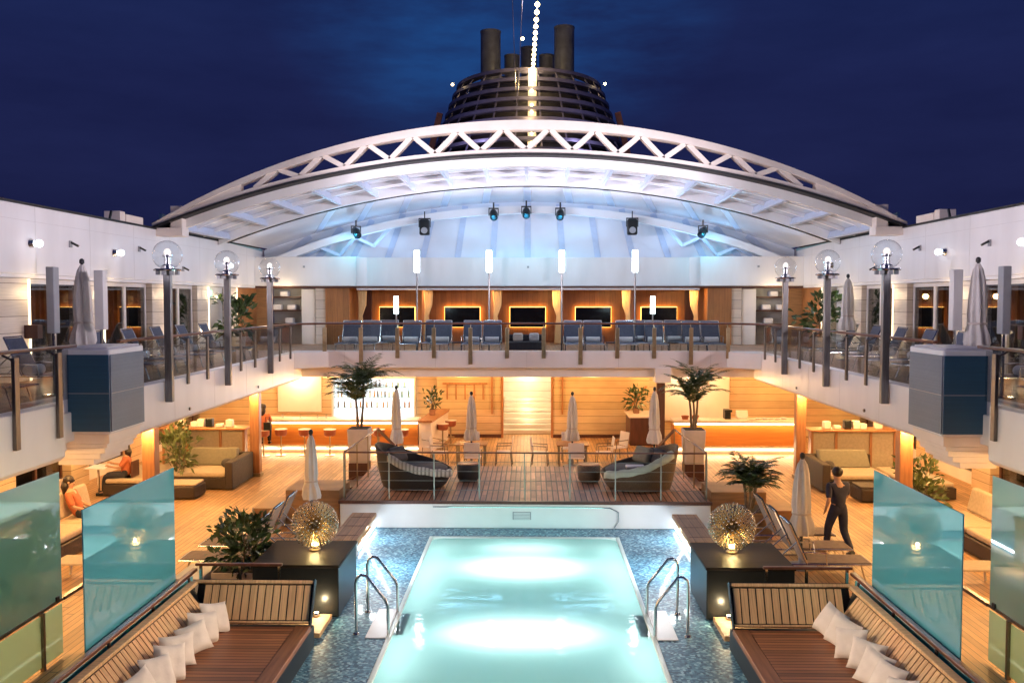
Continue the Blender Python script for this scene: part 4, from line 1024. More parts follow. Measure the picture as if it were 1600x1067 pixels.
bar_counter(-9.1, -3.70, True, 'long orange lit bar counter on the left with bar stools')
bar_counter(4.98, 9.2, False, 'long orange lit bar counter on the right behind the potted palm')
t = thing('corner_counter', 'small dark red cabinet with a cream top beside the right rear column', 'cabinet', (4.3, 32.4, 0))
MB().box(3.70, 32.0, 0, 4.72, 33.5, 1.0).build('body', DARKW, t, bevel=.01)
MB().box(3.64, 31.9, 1.003, 4.74, 33.6, 1.06).build('top', CREAM, t, bevel=.01)
MB().prism([(3.68, 1.07), (3.80, 1.07), (4.5, 2.0), (4.4, 2.0)], 'Y', 33.4, 33.5).build('slanted_trim', WOODC, t)
t = thing('rear_column', 'red brown wooden column under the rear gallery bracket', 'column', (4.46, 29.9, 0))
MB().box(4.33, 29.75, 0, 4.60, 29.79 + .2, 2.499).build('shaft', DARKW, t, bevel=.015)
# serving things on the counters
def small(name, label, cat, mb, mat, group=None, **k): return tag(mb.build(name, mat, **k), label, cat, group)
for i, (x, y) in enumerate(((5.4, 30.5), (5.75, 30.6))):
    small('bread_basket', f'dark red basket on the right bar counter, {("left", "right")[i]} of two', 'basket', MB().lathe([(.10, 0), (.14, .12), (.12, .12), (.09, .02)], (x, y, 1.152), 14), SHIRTR, 'baskets on the bar')
small('cash_register', 'small pale till with a screen on the right bar counter', 'till', MB().box(7.2, 30.5, 1.152, 7.5, 30.8, 1.22).prism([(30.55, 1.22), (30.75, 1.22), (30.70, 1.44), (30.66, 1.44)], 'X', 7.15, 7.55), FRAMEW, bevel=.01)
small('coffee_machine', 'black coffee machine on the right bar counter', 'machine', MB().box(6.75, 30.5, 1.152, 6.95, 30.85, 1.48).box(6.72, 30.42, 1.40, 6.98, 30.5, 1.48), BLACK, bevel=.015)
for i in range(6):
    small('plate_stack', f'stack of white plates on the right bar counter, {ORD[i]} from the left', 'plates', MB().lathe([(.07, 0), (.11, .02 + .01 * (i % 3)), (.11, .03 + .015 * (i % 3)), (.01, .025)], (7.65 + i * .22, 30.45 + .1 * (i % 2), 1.152), 14), WHITE, 'plate stacks')
for i in range(7):
    small('glass_tumbler', f'small glass standing on the left bar counter, {ORD[i]} from the left', 'glass', MB().lathe([(.03, 0), (.04, .12), (.035, .12), (.028, .01)], (-8.4 + i * .5 + .1 * (i % 3), 30.55, 1.152), 10), G_GLOBE, 'tumblers on the bar')
# bar stools
st = thing('bar_stool', '', 'bar stool')
MB().lathe([(.20, 0), (.20, .015), (.03, .03), (.025, .05), (.025, .62), (.06, .66)], (0, 0, 0), 16).build('pedestal', BRASS, st)
MB().lathe([(.15, .66), (.19, .70), (.20, .86), (.17, .88), (.01, .86)], (0, 0, 0), 18).build('seat', SHIRTR, st, smooth=50)
MB().lathe([(.205, .865), (.215, .875), (.205, .885)], (0, 0, 0), 18).build('seat_rim', CREAM, st)
MB().tube([(.13 * math.cos(a), .13 * math.sin(a), .28) for a in [k * math.pi / 6 for k in range(13)]], .01, 6).build('foot_ring', BRASS, st)
xs = [-8.25, -7.45, -6.6, -5.75, -4.95, -4.15]
for i, x in enumerate(xs):
    o = st if i == 0 else dup(st, (0, 0, 0)); o.location = (x, 29.75, 0); o['label'] = f'round red brown bar stool at the left bar, {ORD[i]} from the left'; o['group'] = 'stools along the left bar'
for i, (x, y) in enumerate(((-2.95, 31.2), (-2.75, 32.1))):
    dup(st, (x, y, 0), 0, f'round red brown bar stool beside the end of the left bar, {("nearer", "farther")[i]} one')

# ================================================================== lower deck, sides
for sx, nm, sd in SIDES:
    t = thing('lower_side_wall', f'lower deck side wall with dark windows and cream pillars, {sd} side', 'wall', (sx * 12.6, 22, 0))
    MB().box(sx * 12.6, 2, 0, sx * 12.8, 34.15, .35).box(sx * 12.6, 2, 2.3, sx * 12.8, 34.15, 2.67).build('wall_band', CREAM, t)
    for a in (6, 9.6, 13.2, 16.8, 20.4, 24.0, 27.6, 31.2):
        MB().box(sx * 12.4, a, 0, sx * 12.8, a + 1.0, 2.66).build('pillar', SLAB, t, bevel=.01)
        o = MB().box(sx * 12.66, a + 1.02, .352, sx * 12.72, a + 3.58, 2.298)
        o.build('window', G_DARK, t)
        MB().box(sx * 12.63, a + 1.02, .36, sx * 12.75, a + 1.10, 2.29).box(sx * 12.63, a + 2.26, .36, sx * 12.75, a + 2.34, 2.29).box(sx * 12.63, a + 3.5, .36, sx * 12.75, a + 3.58, 2.29).build('window_frame', DARKW, t)
    light('POINT', 'aisle_lamp', (sx * 8.6, 12.0, 2.45), WARMW, 30, .1)
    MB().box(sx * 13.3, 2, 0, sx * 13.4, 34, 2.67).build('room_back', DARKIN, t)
    for y, wh in ((18.9, 'nearer'), (26.2, 'farther')):
        o = thing('wood_column', f'square orange wood column under the {sd} gallery, {wh} of two', 'column', (sx * 8.0, y, 0))
        MB().box(sx * 7.86, y - .13, 0.10, sx * 8.14, y + .13, 2.60).build('shaft', WOODC, o, bevel=.02)
        MB().box(sx * 7.83, y - .16, 0, sx * 8.17, y + .16, .098).build('base_plate', BRASS, o)
    # tall screen with shelf top
    t = thing('lounge_screen', f'cream panelled wooden lounge screen with a shelf top, {sd} side', 'screen', (sx * 9.6, 26.3, 0))
    MB().box(sx * 8.35, 26.22, .12, sx * 10.75, 26.38, 1.36).build('cream_panel', FABB, t)
    for x in (8.32, 9.02, 10.02, 10.72): MB().box(sx * x, 26.17, 0, sx * (x + .07), 26.43, 1.38).build('upright', WOODC, t)
    MB().box(sx * 8.25, 26.0, 1.385, sx * 10.85, 26.7, 1.44).build('shelf_top', WOODC, t, bevel=.012)
    MB().box(sx * 8.32, 26.2, 0, sx * 10.78, 26.4, .118).build('foot_board', WOODC, t)
    for i, (x, h, kind) in enumerate(((8.7, .22, 0), (9.0, .10, 0), (9.3, .26, 1), (9.55, .24, 2), (9.75, .16, 0), (10.2, .30, 2))):
        tag(MB().box(sx * x, 26.2, 1.442, sx * (x + .2), 26.4, 1.442 + h).build('storage_caddy', [FRAMEW, BLACK, CREAM][kind], bevel=.02), f'small {["white", "black", "cream"][kind]} caddy on the {sd} lounge screen shelf, {ORD[i]} from the pool end', 'caddy', f'caddies on the {sd} lounge screen')
    # wicker sofa
    t = thing('wicker_sofa', f'dark wicker sofa with beige seat cushions in front of the {sd} lounge screen', 'sofa', (sx * 9, 25, 0))
    MB().box(sx * 8.0, 24.1, .03, sx * 8.22, 25.95, .78).build('arm', WICKS, t, bevel=.03)
    MB().box(sx * 8.23, 24.2, .03, sx * 9.9, 25.95, .33).build('base', WICKS, t, bevel=.02)
    MB().box(sx * 8.23, 25.75, .335, sx * 9.9, 25.97, .78).build('back', WICKS, t, bevel=.03)
    MB().box(sx * 8.26, 24.22, .335, sx * 9.85, 25.55, .47).build('seat_cushion', FABB, t, bevel=.05, bseg=3)
    MB().add([(sx * 8.3, 25.5, .47), (sx * 9.75, 25.5, .47), (sx * 9.75, 25.73, .93), (sx * 8.3, 25.73, .93), (sx * 8.3, 25.3, .475), (sx * 9.75, 25.3, .475), (sx * 9.7, 25.58, .95), (sx * 8.35, 25.58, .95)],
             [(0, 1, 2, 3), (4, 7, 6, 5), (0, 4, 5, 1), (3, 2, 6, 7), (0, 3, 7, 4), (1, 5, 6, 2)]).build('back_cushion', FABG, t, bevel=.05, bseg=3)
    tag(MB().sphere((sx * 8.45, 25.0, .60), .17, 14, 8, (1, .8, .8)).build('bolster', FABD), f'dark round bolster on the {sd} wicker sofa', 'cushion')
    t = thing('wicker_daybase', f'low wicker seat with a beige cushion next to the {sd} wicker sofa', 'seat', (sx * 10, 24, 0))
    MB().box(sx * 9.95, 23.3, .03, sx * 11.2, 25.9, .33).build('base', WICKS, t, bevel=.02)
    MB().box(sx * 9.98, 23.32, .335, sx * 11.15, 25.6, .46).build('cushion', FABB, t, bevel=.05, bseg=3)
    t = thing('ottoman', f'dark wicker ottoman with a flat top before the {sd} sofa', 'ottoman', (sx * 9, 23.4, 0))
    MB().lathe([(.40, .02), (.46, .05), (.52, .36), (.50, .38)], (sx * 9.0, 23.3, 0), 4).xf(Matrix.Identity(4)).build('body', WICKS, t, bevel=.04, bseg=3) if False else MB().prism([(sx * 8.62, 22.95), (sx * 9.4, 22.95), (sx * 9.46, 23.65), (sx * 8.56, 23.65)], 'Z', .03, .36).build('body', WICKS, t, bevel=.05, bseg=3)
    MB().box(sx * 8.60, 22.97, .362, sx * 9.42, 23.63, .42).build('top_pad', FABB if sx < 0 else WICKS, t, bevel=.025)
    # long lounge seats against the outer wall side
    t = thing('lounge_bench', f'long beige cushioned lounge bench in the {sd} side aisle', 'bench', (sx * 9.6, 18, 0))
    for k in range(3):
        y = 15.6 + k * 1.55
        MB().box(sx * 9.2, y, .34, sx * 9.95, y + 1.5, .48).build('seat_cushion', FABB, t, bevel=.05, bseg=3)
        MB().bar((sx * 10.05, y + .05, .75), (sx * 10.05, y + 1.45, .75), .16, .55, up=(sx * .25, 0, 1)).build('back_cushion', FABB, t, bevel=.06, bseg=3)
    MB().box(sx * 9.15, 15.55, .03, sx * 10.25, 20.2, .335).build('base', WICKS, t, bevel=.02)
    # low sling loungers in the aisle
    for k, y in enumerate((14.2, 16.4, 13.0)):
        t = thing('low_table', f'low slatted side table in the {sd} aisle beyond the glass screens, {("middle", "farthest", "nearest")[k]} of three', 'table', (sx * 8.2, y, 0), f'low tables in the {sd} aisle')
        MB().box(sx * 7.7, y - .3, .32, sx * 8.7, y + .3, .36).build('top', FABB if k else WOODC, t, bevel=.01)
        for a in (7.78, 8.55):
            for b in (-.25, .2): MB().bar((sx * (a + .04), y + b, 0), (sx * a, y + b, .32), .035, .035).build('leg', FRAMEW, t)

# ================================================================== plants
def frond(mb, p, az, elev, L_, droop, wl, n=11, rw=.012):
    dv = Vector((math.cos(az), math.sin(az), 0)); side = Vector((-math.sin(az), math.cos(az), 0)); pts = []; q = Vector(p); e = elev
    for i in range(n + 1):
        pts.append(q.copy()); q = q + (dv * math.cos(e) + Vector((0, 0, 1)) * math.sin(e)) * (L_ / n); e -= droop / n
    mb.tube(pts, [rw * (1 - .8 * i / n) for i in range(n + 1)], 4)
    for i in range(2, n + 1):
        t_ = i / n; l = wl * math.sin(math.pi * min(1, .15 + .85 * t_)) ** .6 * (1 if t_ < .9 else .6)
        d = (pts[i] - pts[i - 1]).normalized()
        for s in (-1, 1):
            for off in (0, .5):
                b = pts[i - 1].lerp(pts[i], off + .01)
                tip = b + (side * s * .85 + d * .75 + Vector((0, 0, -.25 + rnd.uniform(-.15, .15)))).normalized() * l * rnd.uniform(.8, 1.1)
                m = b.lerp(tip, .45) + Vector((0, 0, .03 * l)); w_ = d * .016 * (1 + wl)
                mb.add([b, m + w_, tip, m - w_], [(0, 1, 2, 3)])


def palm(name, label, loc, hgt, nf, L_, stems=3, seed=1, wl=.28, e0=1.2):
    r = random.Random(seed); t = thing(name, label, 'palm', loc); k = MB(); c = MB(); x, y, z = loc
    for s in range(stems):
        a = s * 2.1 + r.random(); b = Vector((x + .07 * math.cos(a), y + .07 * math.sin(a), z)); h = hgt * (1 - .16 * s + r.uniform(-.05, .05))
        tp = b + Vector((.10 * math.cos(a), .10 * math.sin(a), h)); k.tube([b, b.lerp(tp, .5) + Vector((.02, 0, 0)), tp], [.04, .03, .025], 7)
        for i in range(nf):
            frond(c, b.lerp(tp, .82 + .18 * i / nf), i * 2.4 + s + r.uniform(-.3, .3), e0 - .75 * (i / nf) + r.uniform(-.15, .2), L_ * r.uniform(.75, 1.1), r.uniform(1.1, 1.9), wl)
    k.build('trunk', BARK, t); c.build('crown', LEAF, t, smooth=0)
    return t


def bush(name, label, loc, rx, rz, nl, ls, seed, mat=LEAFB, cat='plant', stems=6):
    r = random.Random(seed); t = thing(name, label, cat, loc); c = MB(); k = MB(); o = Vector(loc)
    tips = []
    for s in range(stems):
        a = r.uniform(0, 6.28); tp = o + Vector((rx * .6 * r.random() * math.cos(a), rx * .6 * r.random() * math.sin(a), rz * r.uniform(.8, 1.5)))
        k.tube([o + Vector((r.uniform(-.04, .04), r.uniform(-.04, .04), 0)), o.lerp(tp, .5) + Vector((r.uniform(-.05, .05), r.uniform(-.05, .05), 0)), tp], [.015, .011, .007], 5); tips.append(tp)
    clus = [o + Vector((rx * r.gauss(0, .42), rx * r.gauss(0, .42), rz * (1 + r.uniform(-.75, .85)))) for _ in range(26)]
    for i in range(nl):
        q = r.choice(clus) + Vector((r.gauss(0, .10), r.gauss(0, .10), r.gauss(0, .09)))
        d = (q - (o + Vector((0, 0, rz * .5)))); d = d.normalized() if d.length > .01 else Vector((0, 0, 1))
        d = (d + Vector((r.gauss(0, .5), r.gauss(0, .5), r.gauss(.1, .5)))).normalized(); s = d.orthogonal().normalized()
        s = (Matrix.Rotation(r.uniform(0, 6.28), 3, d) @ s); l = ls * r.uniform(.7, 1.3); w_ = l * .20
        c.add([q, q + d * l * .5 + s * w_, q + d * l - Vector((0, 0, l * .15)), q + d * l * .5 - s * w_], [(0, 1, 2, 3)])
    k.build('stem', BARK, t); c.build('foliage', mat, t, smooth=0)
    return t


def pot_box(name, label, x, y, z0, z1, w_, mat, taper=.85):
    t = thing(name, label, 'planter', (x, y, z0)); a = w_ / 2; b = a * taper
    m = MB(); vs = [(x - b, y - b, z0), (x + b, y - b, z0), (x + b, y + b, z0), (x - b, y + b, z0), (x - a, y - a, z1), (x + a, y - a, z1), (x + a, y + a, z1), (x - a, y + a, z1)]
    m.add(vs, [(0, 3, 2, 1), (4, 5, 6, 7), (0, 1, 5, 4), (1, 2, 6, 5), (2, 3, 7, 6), (3, 0, 4, 7)]).build('pot', mat, t, bevel=.015)
    MB().box(x - a + .03, y - a + .03, z1 - .01, x + a - .03, y + a - .03, z1 + .012).build('soil', SOIL, t)
    return t


for sx, nm, sd in SIDES:
    pot_box('tall_planter', f'tall square stone planter holding a palm behind the {sd} end of the stage', sx * 4.72, 25.2, .62, 1.58, .60, POTW)
    small('planter_plinth', f'dark plinth under the tall {sd} palm planter', 'plinth', MB().box(sx * 4.45, 24.95, 0, sx * 4.99, 25.45, .615), DARKW)
palm('potted_palm', 'tall potted palm with arching fronds left of the stage', (-4.72, 25.2, 1.59), 1.25, 12, 1.35, 3, 2, .36, 1.5)
palm('potted_palm', 'tall potted palm with arching fronds right of the stage', (4.72, 25.2, 1.59), 1.2, 11, 1.25, 3, 5, .32, 1.5)
pot_box('floor_planter', 'brown wooden planter by the right steps holding a bushy palm', 4.95, 19.6, 0, .62, .8, BOXW, 1)
palm('bushy_palm', 'low bushy palm behind the right sphere lamp', (4.95, 19.6, .63), .80, 13, .85, 4, 9, .24, 1.3)
pot_box('floor_planter', 'pale square stone planter beside the left plinth box', -4.95, 15.75, 0, .46, .95, POTW, 1)
bush('leafy_plant', 'dark leafy shrub in the pale planter left of the pool', (-4.95, 15.75, .47), .48, .44, 800, .17, 4)
small('stone_slab', 'grey stone slab beside the left pale planter', 'slab', MB().box(-6.0, 15.0, 0, -5.5, 15.9, .44), GREYB, bevel=.01)
pot_box('small_pot', 'small pot with a plant on the end of the left bar', -3.35, 31.6, 1.132, 1.34, .22, TERRA)
bush('small_plant', 'small green plant on the end of the left bar', (-3.35, 31.6, 1.35), .22, .32, 110, .18, 6)
pot_box('small_pot', 'small pot with a plant on the cabinet beside the right column', 4.0, 32.8, 1.062, 1.26, .24, TERRA)
bush('small_plant', 'spiky green plant on the cabinet beside the right column', (4.0, 32.8, 1.27), .26, .34, 130, .22, 8)
t = thing('round_planter', 'round terracotta planter in the right aisle under the gallery', 'planter', (9.0, 20.6, 0))
MB().lathe([(.30, 0), (.46, .42), (.48, .44), (.42, .44), (.40, .38)], (9.0, 20.6, 0), 20).build('pot', TERRA, t); MB().lathe([(.40, .385), (.01, .40)], (9.0, 20.6, 0), 16).build('soil', SOIL, t)
bush('leafy_plant', 'bright leafy shrub in the round terracotta planter', (9.0, 20.6, .42), .52, .55, 420, .2, 12, plain('bright_leaf', (.10, .13, .035), .4, amt=.4, scale=5))
bush('leafy_plant', 'yellow green shrub behind the seated woman in the left aisle', (-9.95, 25.0, .3), .45, .8, 320, .22, 14, MATS['bright_leaf'])
bush('leafy_plant', 'thin shrub between the left column and lounge screen', (-9.4, 24.2, .5), .3, .55, 120, .2, 15, MATS['bright_leaf'])
for sx, nm, sd, sc in ((-1, '', 'left', 1), (1, '', 'right', 1)):
    pot_box('gallery_pot', f'square pot with a plant by the {sd} exit sign on the gallery', sx * 10.4, 31.9, ZU, ZU + .5, .5, POTW)
    bush('gallery_plant', f'dark big leaved plant beside the exit sign on the {sd} gallery', (sx * 10.4, 31.9, ZU + .5), .65, .75, 230, .34, 20 + sx)

# ================================================================== furled parasols
def parasol(label, loc, z0, z1, r=.19, seed=1, stand=True, dark=BLACKM):
    rr = random.Random(seed); x, y, z = loc; t = thing('furled_parasol', label, 'parasol', loc, 'furled white parasols')
    h = z1 - z0; ph = rr.uniform(0, 6); nfold = 8
    prof = [(r * .6, z0 + .03), (r * 1.15, z0), (r * 1.25, z0 + h * .05), (r * 1.12, z0 + h * .15), (r * .80, z0 + h * .27), (r * .88, z0 + h * .38), (r * .80, z0 + h * .6), (r * .66, z0 + h * .8), (r * .45, z0 + h * .93), (.035, z1)]
    MB().lathe(prof, (x, y, 0), 40, lambda i, j, a: 1 + (.16 * math.sin(nfold * a + ph + i * .35) + .06 * math.sin(3 * a + i + ph)) * (.4 if i == 9 else 1)).build('canopy', FABU, t, smooth=60)
    MB().lathe([(r * .98, z0 + h * .265), (r * 1.0, z0 + h * .275), (r * .98, z0 + h * .29)], (x, y, 0), 20).build('strap', POTW, t)
    MB().lathe([(.03, z), (.028, z1 + .02), (.05, z1 + .03), (.05, z1 + .10), (.02, z1 + .13)], (x, y, 0), 10).build('pole', dark, t)
    if stand: MB().lathe([(.30, z), (.30, z + .04), (.05, z + .07), (.045, z + .22)], (x, y, 0), 18).build('stand', GREYB, t)
    return t


parasol('furled white parasol standing left of the pool behind the left sphere lamp', (-4.82, 20.0, 0), .72, 2.16, .155, 1)
parasol('furled white parasol over the loungers right of the pool', (5.42, 17.4, 0), .66, 2.12, .19, 2)
parasol('furled parasol through the left dining table behind the stage', (-1.72, 27.9, 0), .82, 2.22, .17, 3)
parasol('furled parasol through the right dining table behind the stage', (1.44, 27.9, 0), .82, 2.22, .17, 4)
parasol('furled parasol beside the left potted palm behind the stage', (-3.85, 26.4, 0), .95, 2.55, .15, 5)
parasol('furled parasol beside the right rear column behind the stage', (3.82, 26.6, 0), .95, 2.50, .17, 6)
parasol('furled cream parasol on the near left gallery', (-9.4, 18.9, ZU), 4.25, 5.95, .19, 7)
parasol('furled cream parasol on the near right gallery', (9.3, 18.6, ZU), 4.25, 5.95, .19, 8)
parasol('furled cream parasol beside the plant on the right gallery', (9.6, 27.0, ZU), 4.3, 5.85, .19, 9)
# column loudspeakers on the galleries
for sx, nm, sd in SIDES:
    for k, (x, y, m_, w_) in enumerate(((8.80, 16.6, GREYB, .15), (8.86, 18.6, WHITE, .2))):
        t = thing('column_speaker', f'slim {("grey", "white")[k]} column loudspeaker on a pole above the {sd} gallery rail', 'loudspeaker', (sx * x, y, ZU))
        MB().box(sx * x - w_ / 2, y - .1, 4.58, sx * x + w_ / 2, y + .1, 5.82).build('cabinet', m_, t, bevel=.015)
        MB().tube([(sx * x, y, ZU), (sx * x, y, 4.6)], .03, 8).build('pole', STEEL, t)
        MB().lathe([(.22, ZU), (.22, ZU + .03), (.04, ZU + .05)], (sx * x, y, 0), 14).build('foot', STEEL, t)

# ================================================================== loungers
def make_lounger(fab, metal):
    t = thing('sun_lounger', '', 'lounger'); w_ = .31
    f = MB()
    for s in (-w_, w_):
        f.tube([(s, 0, .33), (s, 1.25, .33), (s, 1.95, .33)], .018, 6)
    f.tube([(-w_, 0, .33), (w_, 0, .33)], .018, 6).tube([(-w_, 1.95, .33), (w_, 1.95, .33)], .018, 6)
    f.build('frame', metal, t)
    for y in (.22, 1.65):
        for s in (-w_, w_): MB().tube([(s, y, .33), (s * 1.02, y + (-.10 if y < 1 else .10), 0)], .017, 6).build('leg', metal, t)
    MB().box(-w_ + .02, .02, .335, w_ - .02, 1.22, .36).build('seat_sling', fab, t, bevel=.01)
    bk = MB(); bk.bar((0, 1.22, .37), (0, 1.52, 1.06), .60, .03, up=(0, 1, 0)); bk.build('back_sling', fab, t, bevel=.012)
    q = MB()
    for s in (-w_, w_): q.tube([(s, 1.2, .35), (s, 1.54, 1.08)], .017, 6)
    q.tube([(-w_, 1.54, 1.08), (w_, 1.54, 1.08)], .017, 6).tube([(-w_, 1.40, .75), (-w_, 1.85, .34)], .012, 5).tube([(w_, 1.40, .75), (w_, 1.85, .34)], .012, 5)
    q.build('back_frame', metal, t)
    for s in (-1, 1): MB().tube([(s * .34, .85, .33), (s * .36, .88, .55), (s * .36, 1.20, .57), (s * .34, 1.30, .55)], .016, 6).build('armrest', metal, t)
    return t


lg = make_lounger(FABN, STEEL); tw = None; first = True
rear = [(-6.1, 29.72), (-5.42, 29.75), (-4.92, 30.5), (-4.0, 29.72), (-3.3, 30.45), (-2.93, 29.75), (-1.88, 29.72), (-1.2, 29.72), (1.6, 29.72), (2.28, 29.75), (3.40, 29.75), (3.88, 30.5), (4.40, 29.72), (5.18, 30.4), (5.68, 29.75), (6.33, 29.72)]


def towel(loc, label, rz=0):
    global tw
    if tw is None:
        tw = MB().tube([(-.24, 0, 0), (-.235, 0, 0), (.235, 0, 0), (.24, 0, 0)], [.07, .105, .105, .07], 14).build('rolled_towel', TOWEL, bevel=.01); o = tw
        tag(o, label, 'towel', 'rolled towels on the loungers')
    else:
        o = dup(tw, loc, rz, label)
    o.location = loc; o.rotation_euler.z = rz


for i, (x, y) in enumerate(rear):
    o = lg if i == 0 else dup(lg, (0, 0, 0)); o.location = (x, y, ZU)
    o['label'] = f'slate blue lounger with raised back on the rear gallery, {ORD[i]} from the left'; o['group'] = 'loungers on the rear gallery'
    towel((x, y + 1.14, ZU + .44), f'white rolled towel on the {ORD[i]} rear gallery lounger from the left')
for sx, nm, sd in SIDES:
    for i, y in enumerate((15.1, 17.3, 20.5, 22.2, 23.9, 25.6, 27.4)):
        o = dup(lg, (sx * 8.45, y, ZU), R(90 if sx < 0 else -90), f'slate lounger with raised back facing the {sd} gallery rail, {ORD[i]} from the near end'); o['group'] = f'loungers on the {sd} gallery'
        towel((sx * (8.45 + 1.13), y, ZU + .44), f'white rolled towel on the {ORD[i]} {sd} gallery lounger from the near end', R(90))
pl = make_lounger(FABT, STEEL); first = True
for sx, nm, sd in SIDES:
    for i, y in enumerate((16.75, 17.75, 18.8)):
        o = pl if first else dup(pl, (0, 0, 0)); first = False
        o.location = (sx * 6.45, y, 0); o.rotation_euler.z = R(-90 if sx < 0 else 90)
        wh = ('nearest', 'middle', 'farthest')[i]
        o['label'] = f'taupe lounger backing onto the {sd} plinth box, {wh} of three'; o['group'] = f'pool loungers on the {sd}'
        k = MB().bar((sx * (6.45 - 1.19), y, .40), (sx * (6.45 - 1.50), y, 1.09), .50, .03, up=(sx, 0, .4))
        k.bar((sx * (6.45 - 1.53), y, 1.08), (sx * (6.45 - 1.36), y, .68), .50, .022, up=(sx, 0, .4)) if False else k
        tag(k.build('striped_towel', NAVY, bevel=.01), f'navy striped towel over the back of the {wh} lounger on the {sd} of the pool', 'towel')
# dark sofa in the middle of the rear gallery
t = thing('gallery_sofa', 'black low sofa with pale cushions at the centre of the rear gallery', 'sofa', (0, 30.4, ZU))
MB().box(-.65, 30.1, ZU + .12, .62, 30.9, ZU + .40).build('base', FABD, t, bevel=.03)
MB().box(-.62, 30.72, ZU + .405, .60, 30.92, ZU + .62).build('back', FABD, t, bevel=.03)
for x in (-.6, .55):
    for y in (30.14, 30.84): MB().box(x - .02, y - .02, ZU, x + .02, y + .02, ZU + .118).build('leg', STEEL, t)
for i, (x, m_) in enumerate(((-.3, CREAM), (.25, TOWEL))):
    small('scatter_cushion', f'{("cream", "white")[i]} cushion on the black gallery sofa', 'cushion', MB().box(x - .17, 30.5, ZU + .405, x + .17, 30.68, ZU + .68), m_, bevel=.05)
for i, x in enumerate((-4.5, -2.35, 2.85, 4.9)):
    t = thing('side_table', f'small dark side table among the rear gallery loungers, {ORD[i]} of four from the left', 'table', (x, 30.2, ZU), 'rear gallery side tables')
    MB().box(x - .18, 30.0, ZU + .36, x + .18, 30.4, ZU + .39).build('top', FABD, t, bevel=.005)
    for a in (-.15, .15):
        for b in (30.03, 30.37): MB().tube([(x + a, b, ZU), (x + a, b, ZU + .36)], .012, 5).build('leg', STEEL, t)

# ================================================================== round daybeds on the stage
def round_daybed(x, y, label, hi, wick, cush, cover):
    t = thing('round_daybed', label, 'daybed', (x, y, .60)); N = 40; m = MB(); Rx, Ry = .95, .85
    def rim(a): return .62 + .42 * hi * math.cos(a) * (1 if hi * math.cos(a) > 0 else .55)
    rows = 9
    for i in range(rows):
        f_ = i / (rows - 1)
        for j in range(N):
            a = 2 * math.pi * j / N; q = .80 + .20 * f_ ** .7
            m.v.append(Vector((x + Rx * q * math.cos(a), y + Ry * q * math.sin(a), .604 + .04 + (rim(a) - .04) * f_)))
    for i in range(rows):
        f_ = 1 - i / (rows - 1)
        for j in range(N):
            a = 2 * math.pi * j / N; q = (.80 + .20 * f_ ** .7) - .07
            m.v.append(Vector((x + Rx * q * math.cos(a), y + Ry * q * math.sin(a), .604 + .05 + (rim(a) - .05) * f_)))
    for i in range(2 * rows - 1):
        for j in range(N): m.f.append((i * N + j, i * N + (j + 1) % N, (i + 1) * N + (j + 1) % N, (i + 1) * N + j))
    m.f.append(tuple(range(N))[::-1]); m.f.append(tuple((2 * rows - 1) * N + j for j in range(N)))
    m.build('wicker_shell', wick, t, smooth=50)
    k = MB().lathe([(.70, 0), (.82, .03), (.84, .12), (.78, .16), (.01, .17)], (0, 0, 0), 32)
    k.xf(Matrix.Translation((x, y, .95)) @ Matrix.Diagonal((1, .9, 1, 1))); k.build('mattress', cush, t, smooth=50)
    r_ = MB(); pts = []
    for j in range(N + 1):
        a = 2 * math.pi * j / N; pts.append((x + Rx * .97 * math.cos(a), y + Ry * .97 * math.sin(a), .604 + rim(a)))
    r_.tube(pts, .035, 7).build('rim_roll', wick, t)
    # padded cover folded over the low side of the rim
    c = MB(); M_ = 16
    for i in range(M_ + 1):
        a = (math.pi * (1.15 + .62 * i / M_)) if hi > 0 else (math.pi * (1.32 + .60 * i / M_)); h = .604 + rim(a)
        for q, dz in ((.70, -.12), (.86, .03), (.98, .075), (1.06, .03), (1.07, -.10)):
            c.v.append(Vector((x + Rx * q * math.cos(a), y + Ry * q * math.sin(a), h + dz + .012 * math.sin(i * 1.7))))
    for i in range(M_):
        for j in range(4): c.f.append((i * 5 + j, (i + 1) * 5 + j, (i + 1) * 5 + j + 1, i * 5 + j + 1))
    o = c.build('folded_cover', cover, t, smooth=60); s = o.modifiers.new('solid', 'SOLIDIFY'); s.thickness = .03
    for k in range(4):
        a = k * math.pi / 2 + .8; MB().lathe([(.05, .603), (.06, .65)], (x + .62 * math.cos(a), y + .55 * math.sin(a), 0), 8).build('foot', BLACK, t)
    return t


STRIPE = planks('striped_linen', (.55, .52, .46), 'X', .09, .45, (.30, .27, .24), .08, .85, amt=.06, bump=0)
PALEG = plain('pale_green_linen', (.50, .56, .47), .8, amt=.08)
round_daybed(-2.75, 21.95, 'black woven round daybed on the left of the stage', -1, WICKD, FABD, STRIPE)
round_daybed(2.80, 21.85, 'brown wicker round daybed on the right of the stage', 1, WICK, FABD, PALEG)
for sx, x, y in ((1, 3.25, 22.1), (1, 2.95, 22.35), (-1, -3.2, 22.2)):
    small('back_cushion', f'grey cushion propped in the {"brown" if sx > 0 else "black"} round daybed' + (', farther one' if x == 2.95 else ''), 'cushion', MB().box(-.30, -.09, -.2, .30, .09, .2).xf(Matrix.Translation((x, y, 1.34)) @ Matrix.Rotation(R(-sx * 60), 4, 'Z') @ Matrix.Rotation(R(-25), 4, 'X')), FABD if x != 2.95 else FABG, bevel=.07, bseg=3)
small('folded_towel', 'white folded towel lying in the brown wicker daybed', 'towel', MB().box(2.45, 21.55, 1.13, 2.90, 21.80, 1.20), TOWEL, bevel=.025)
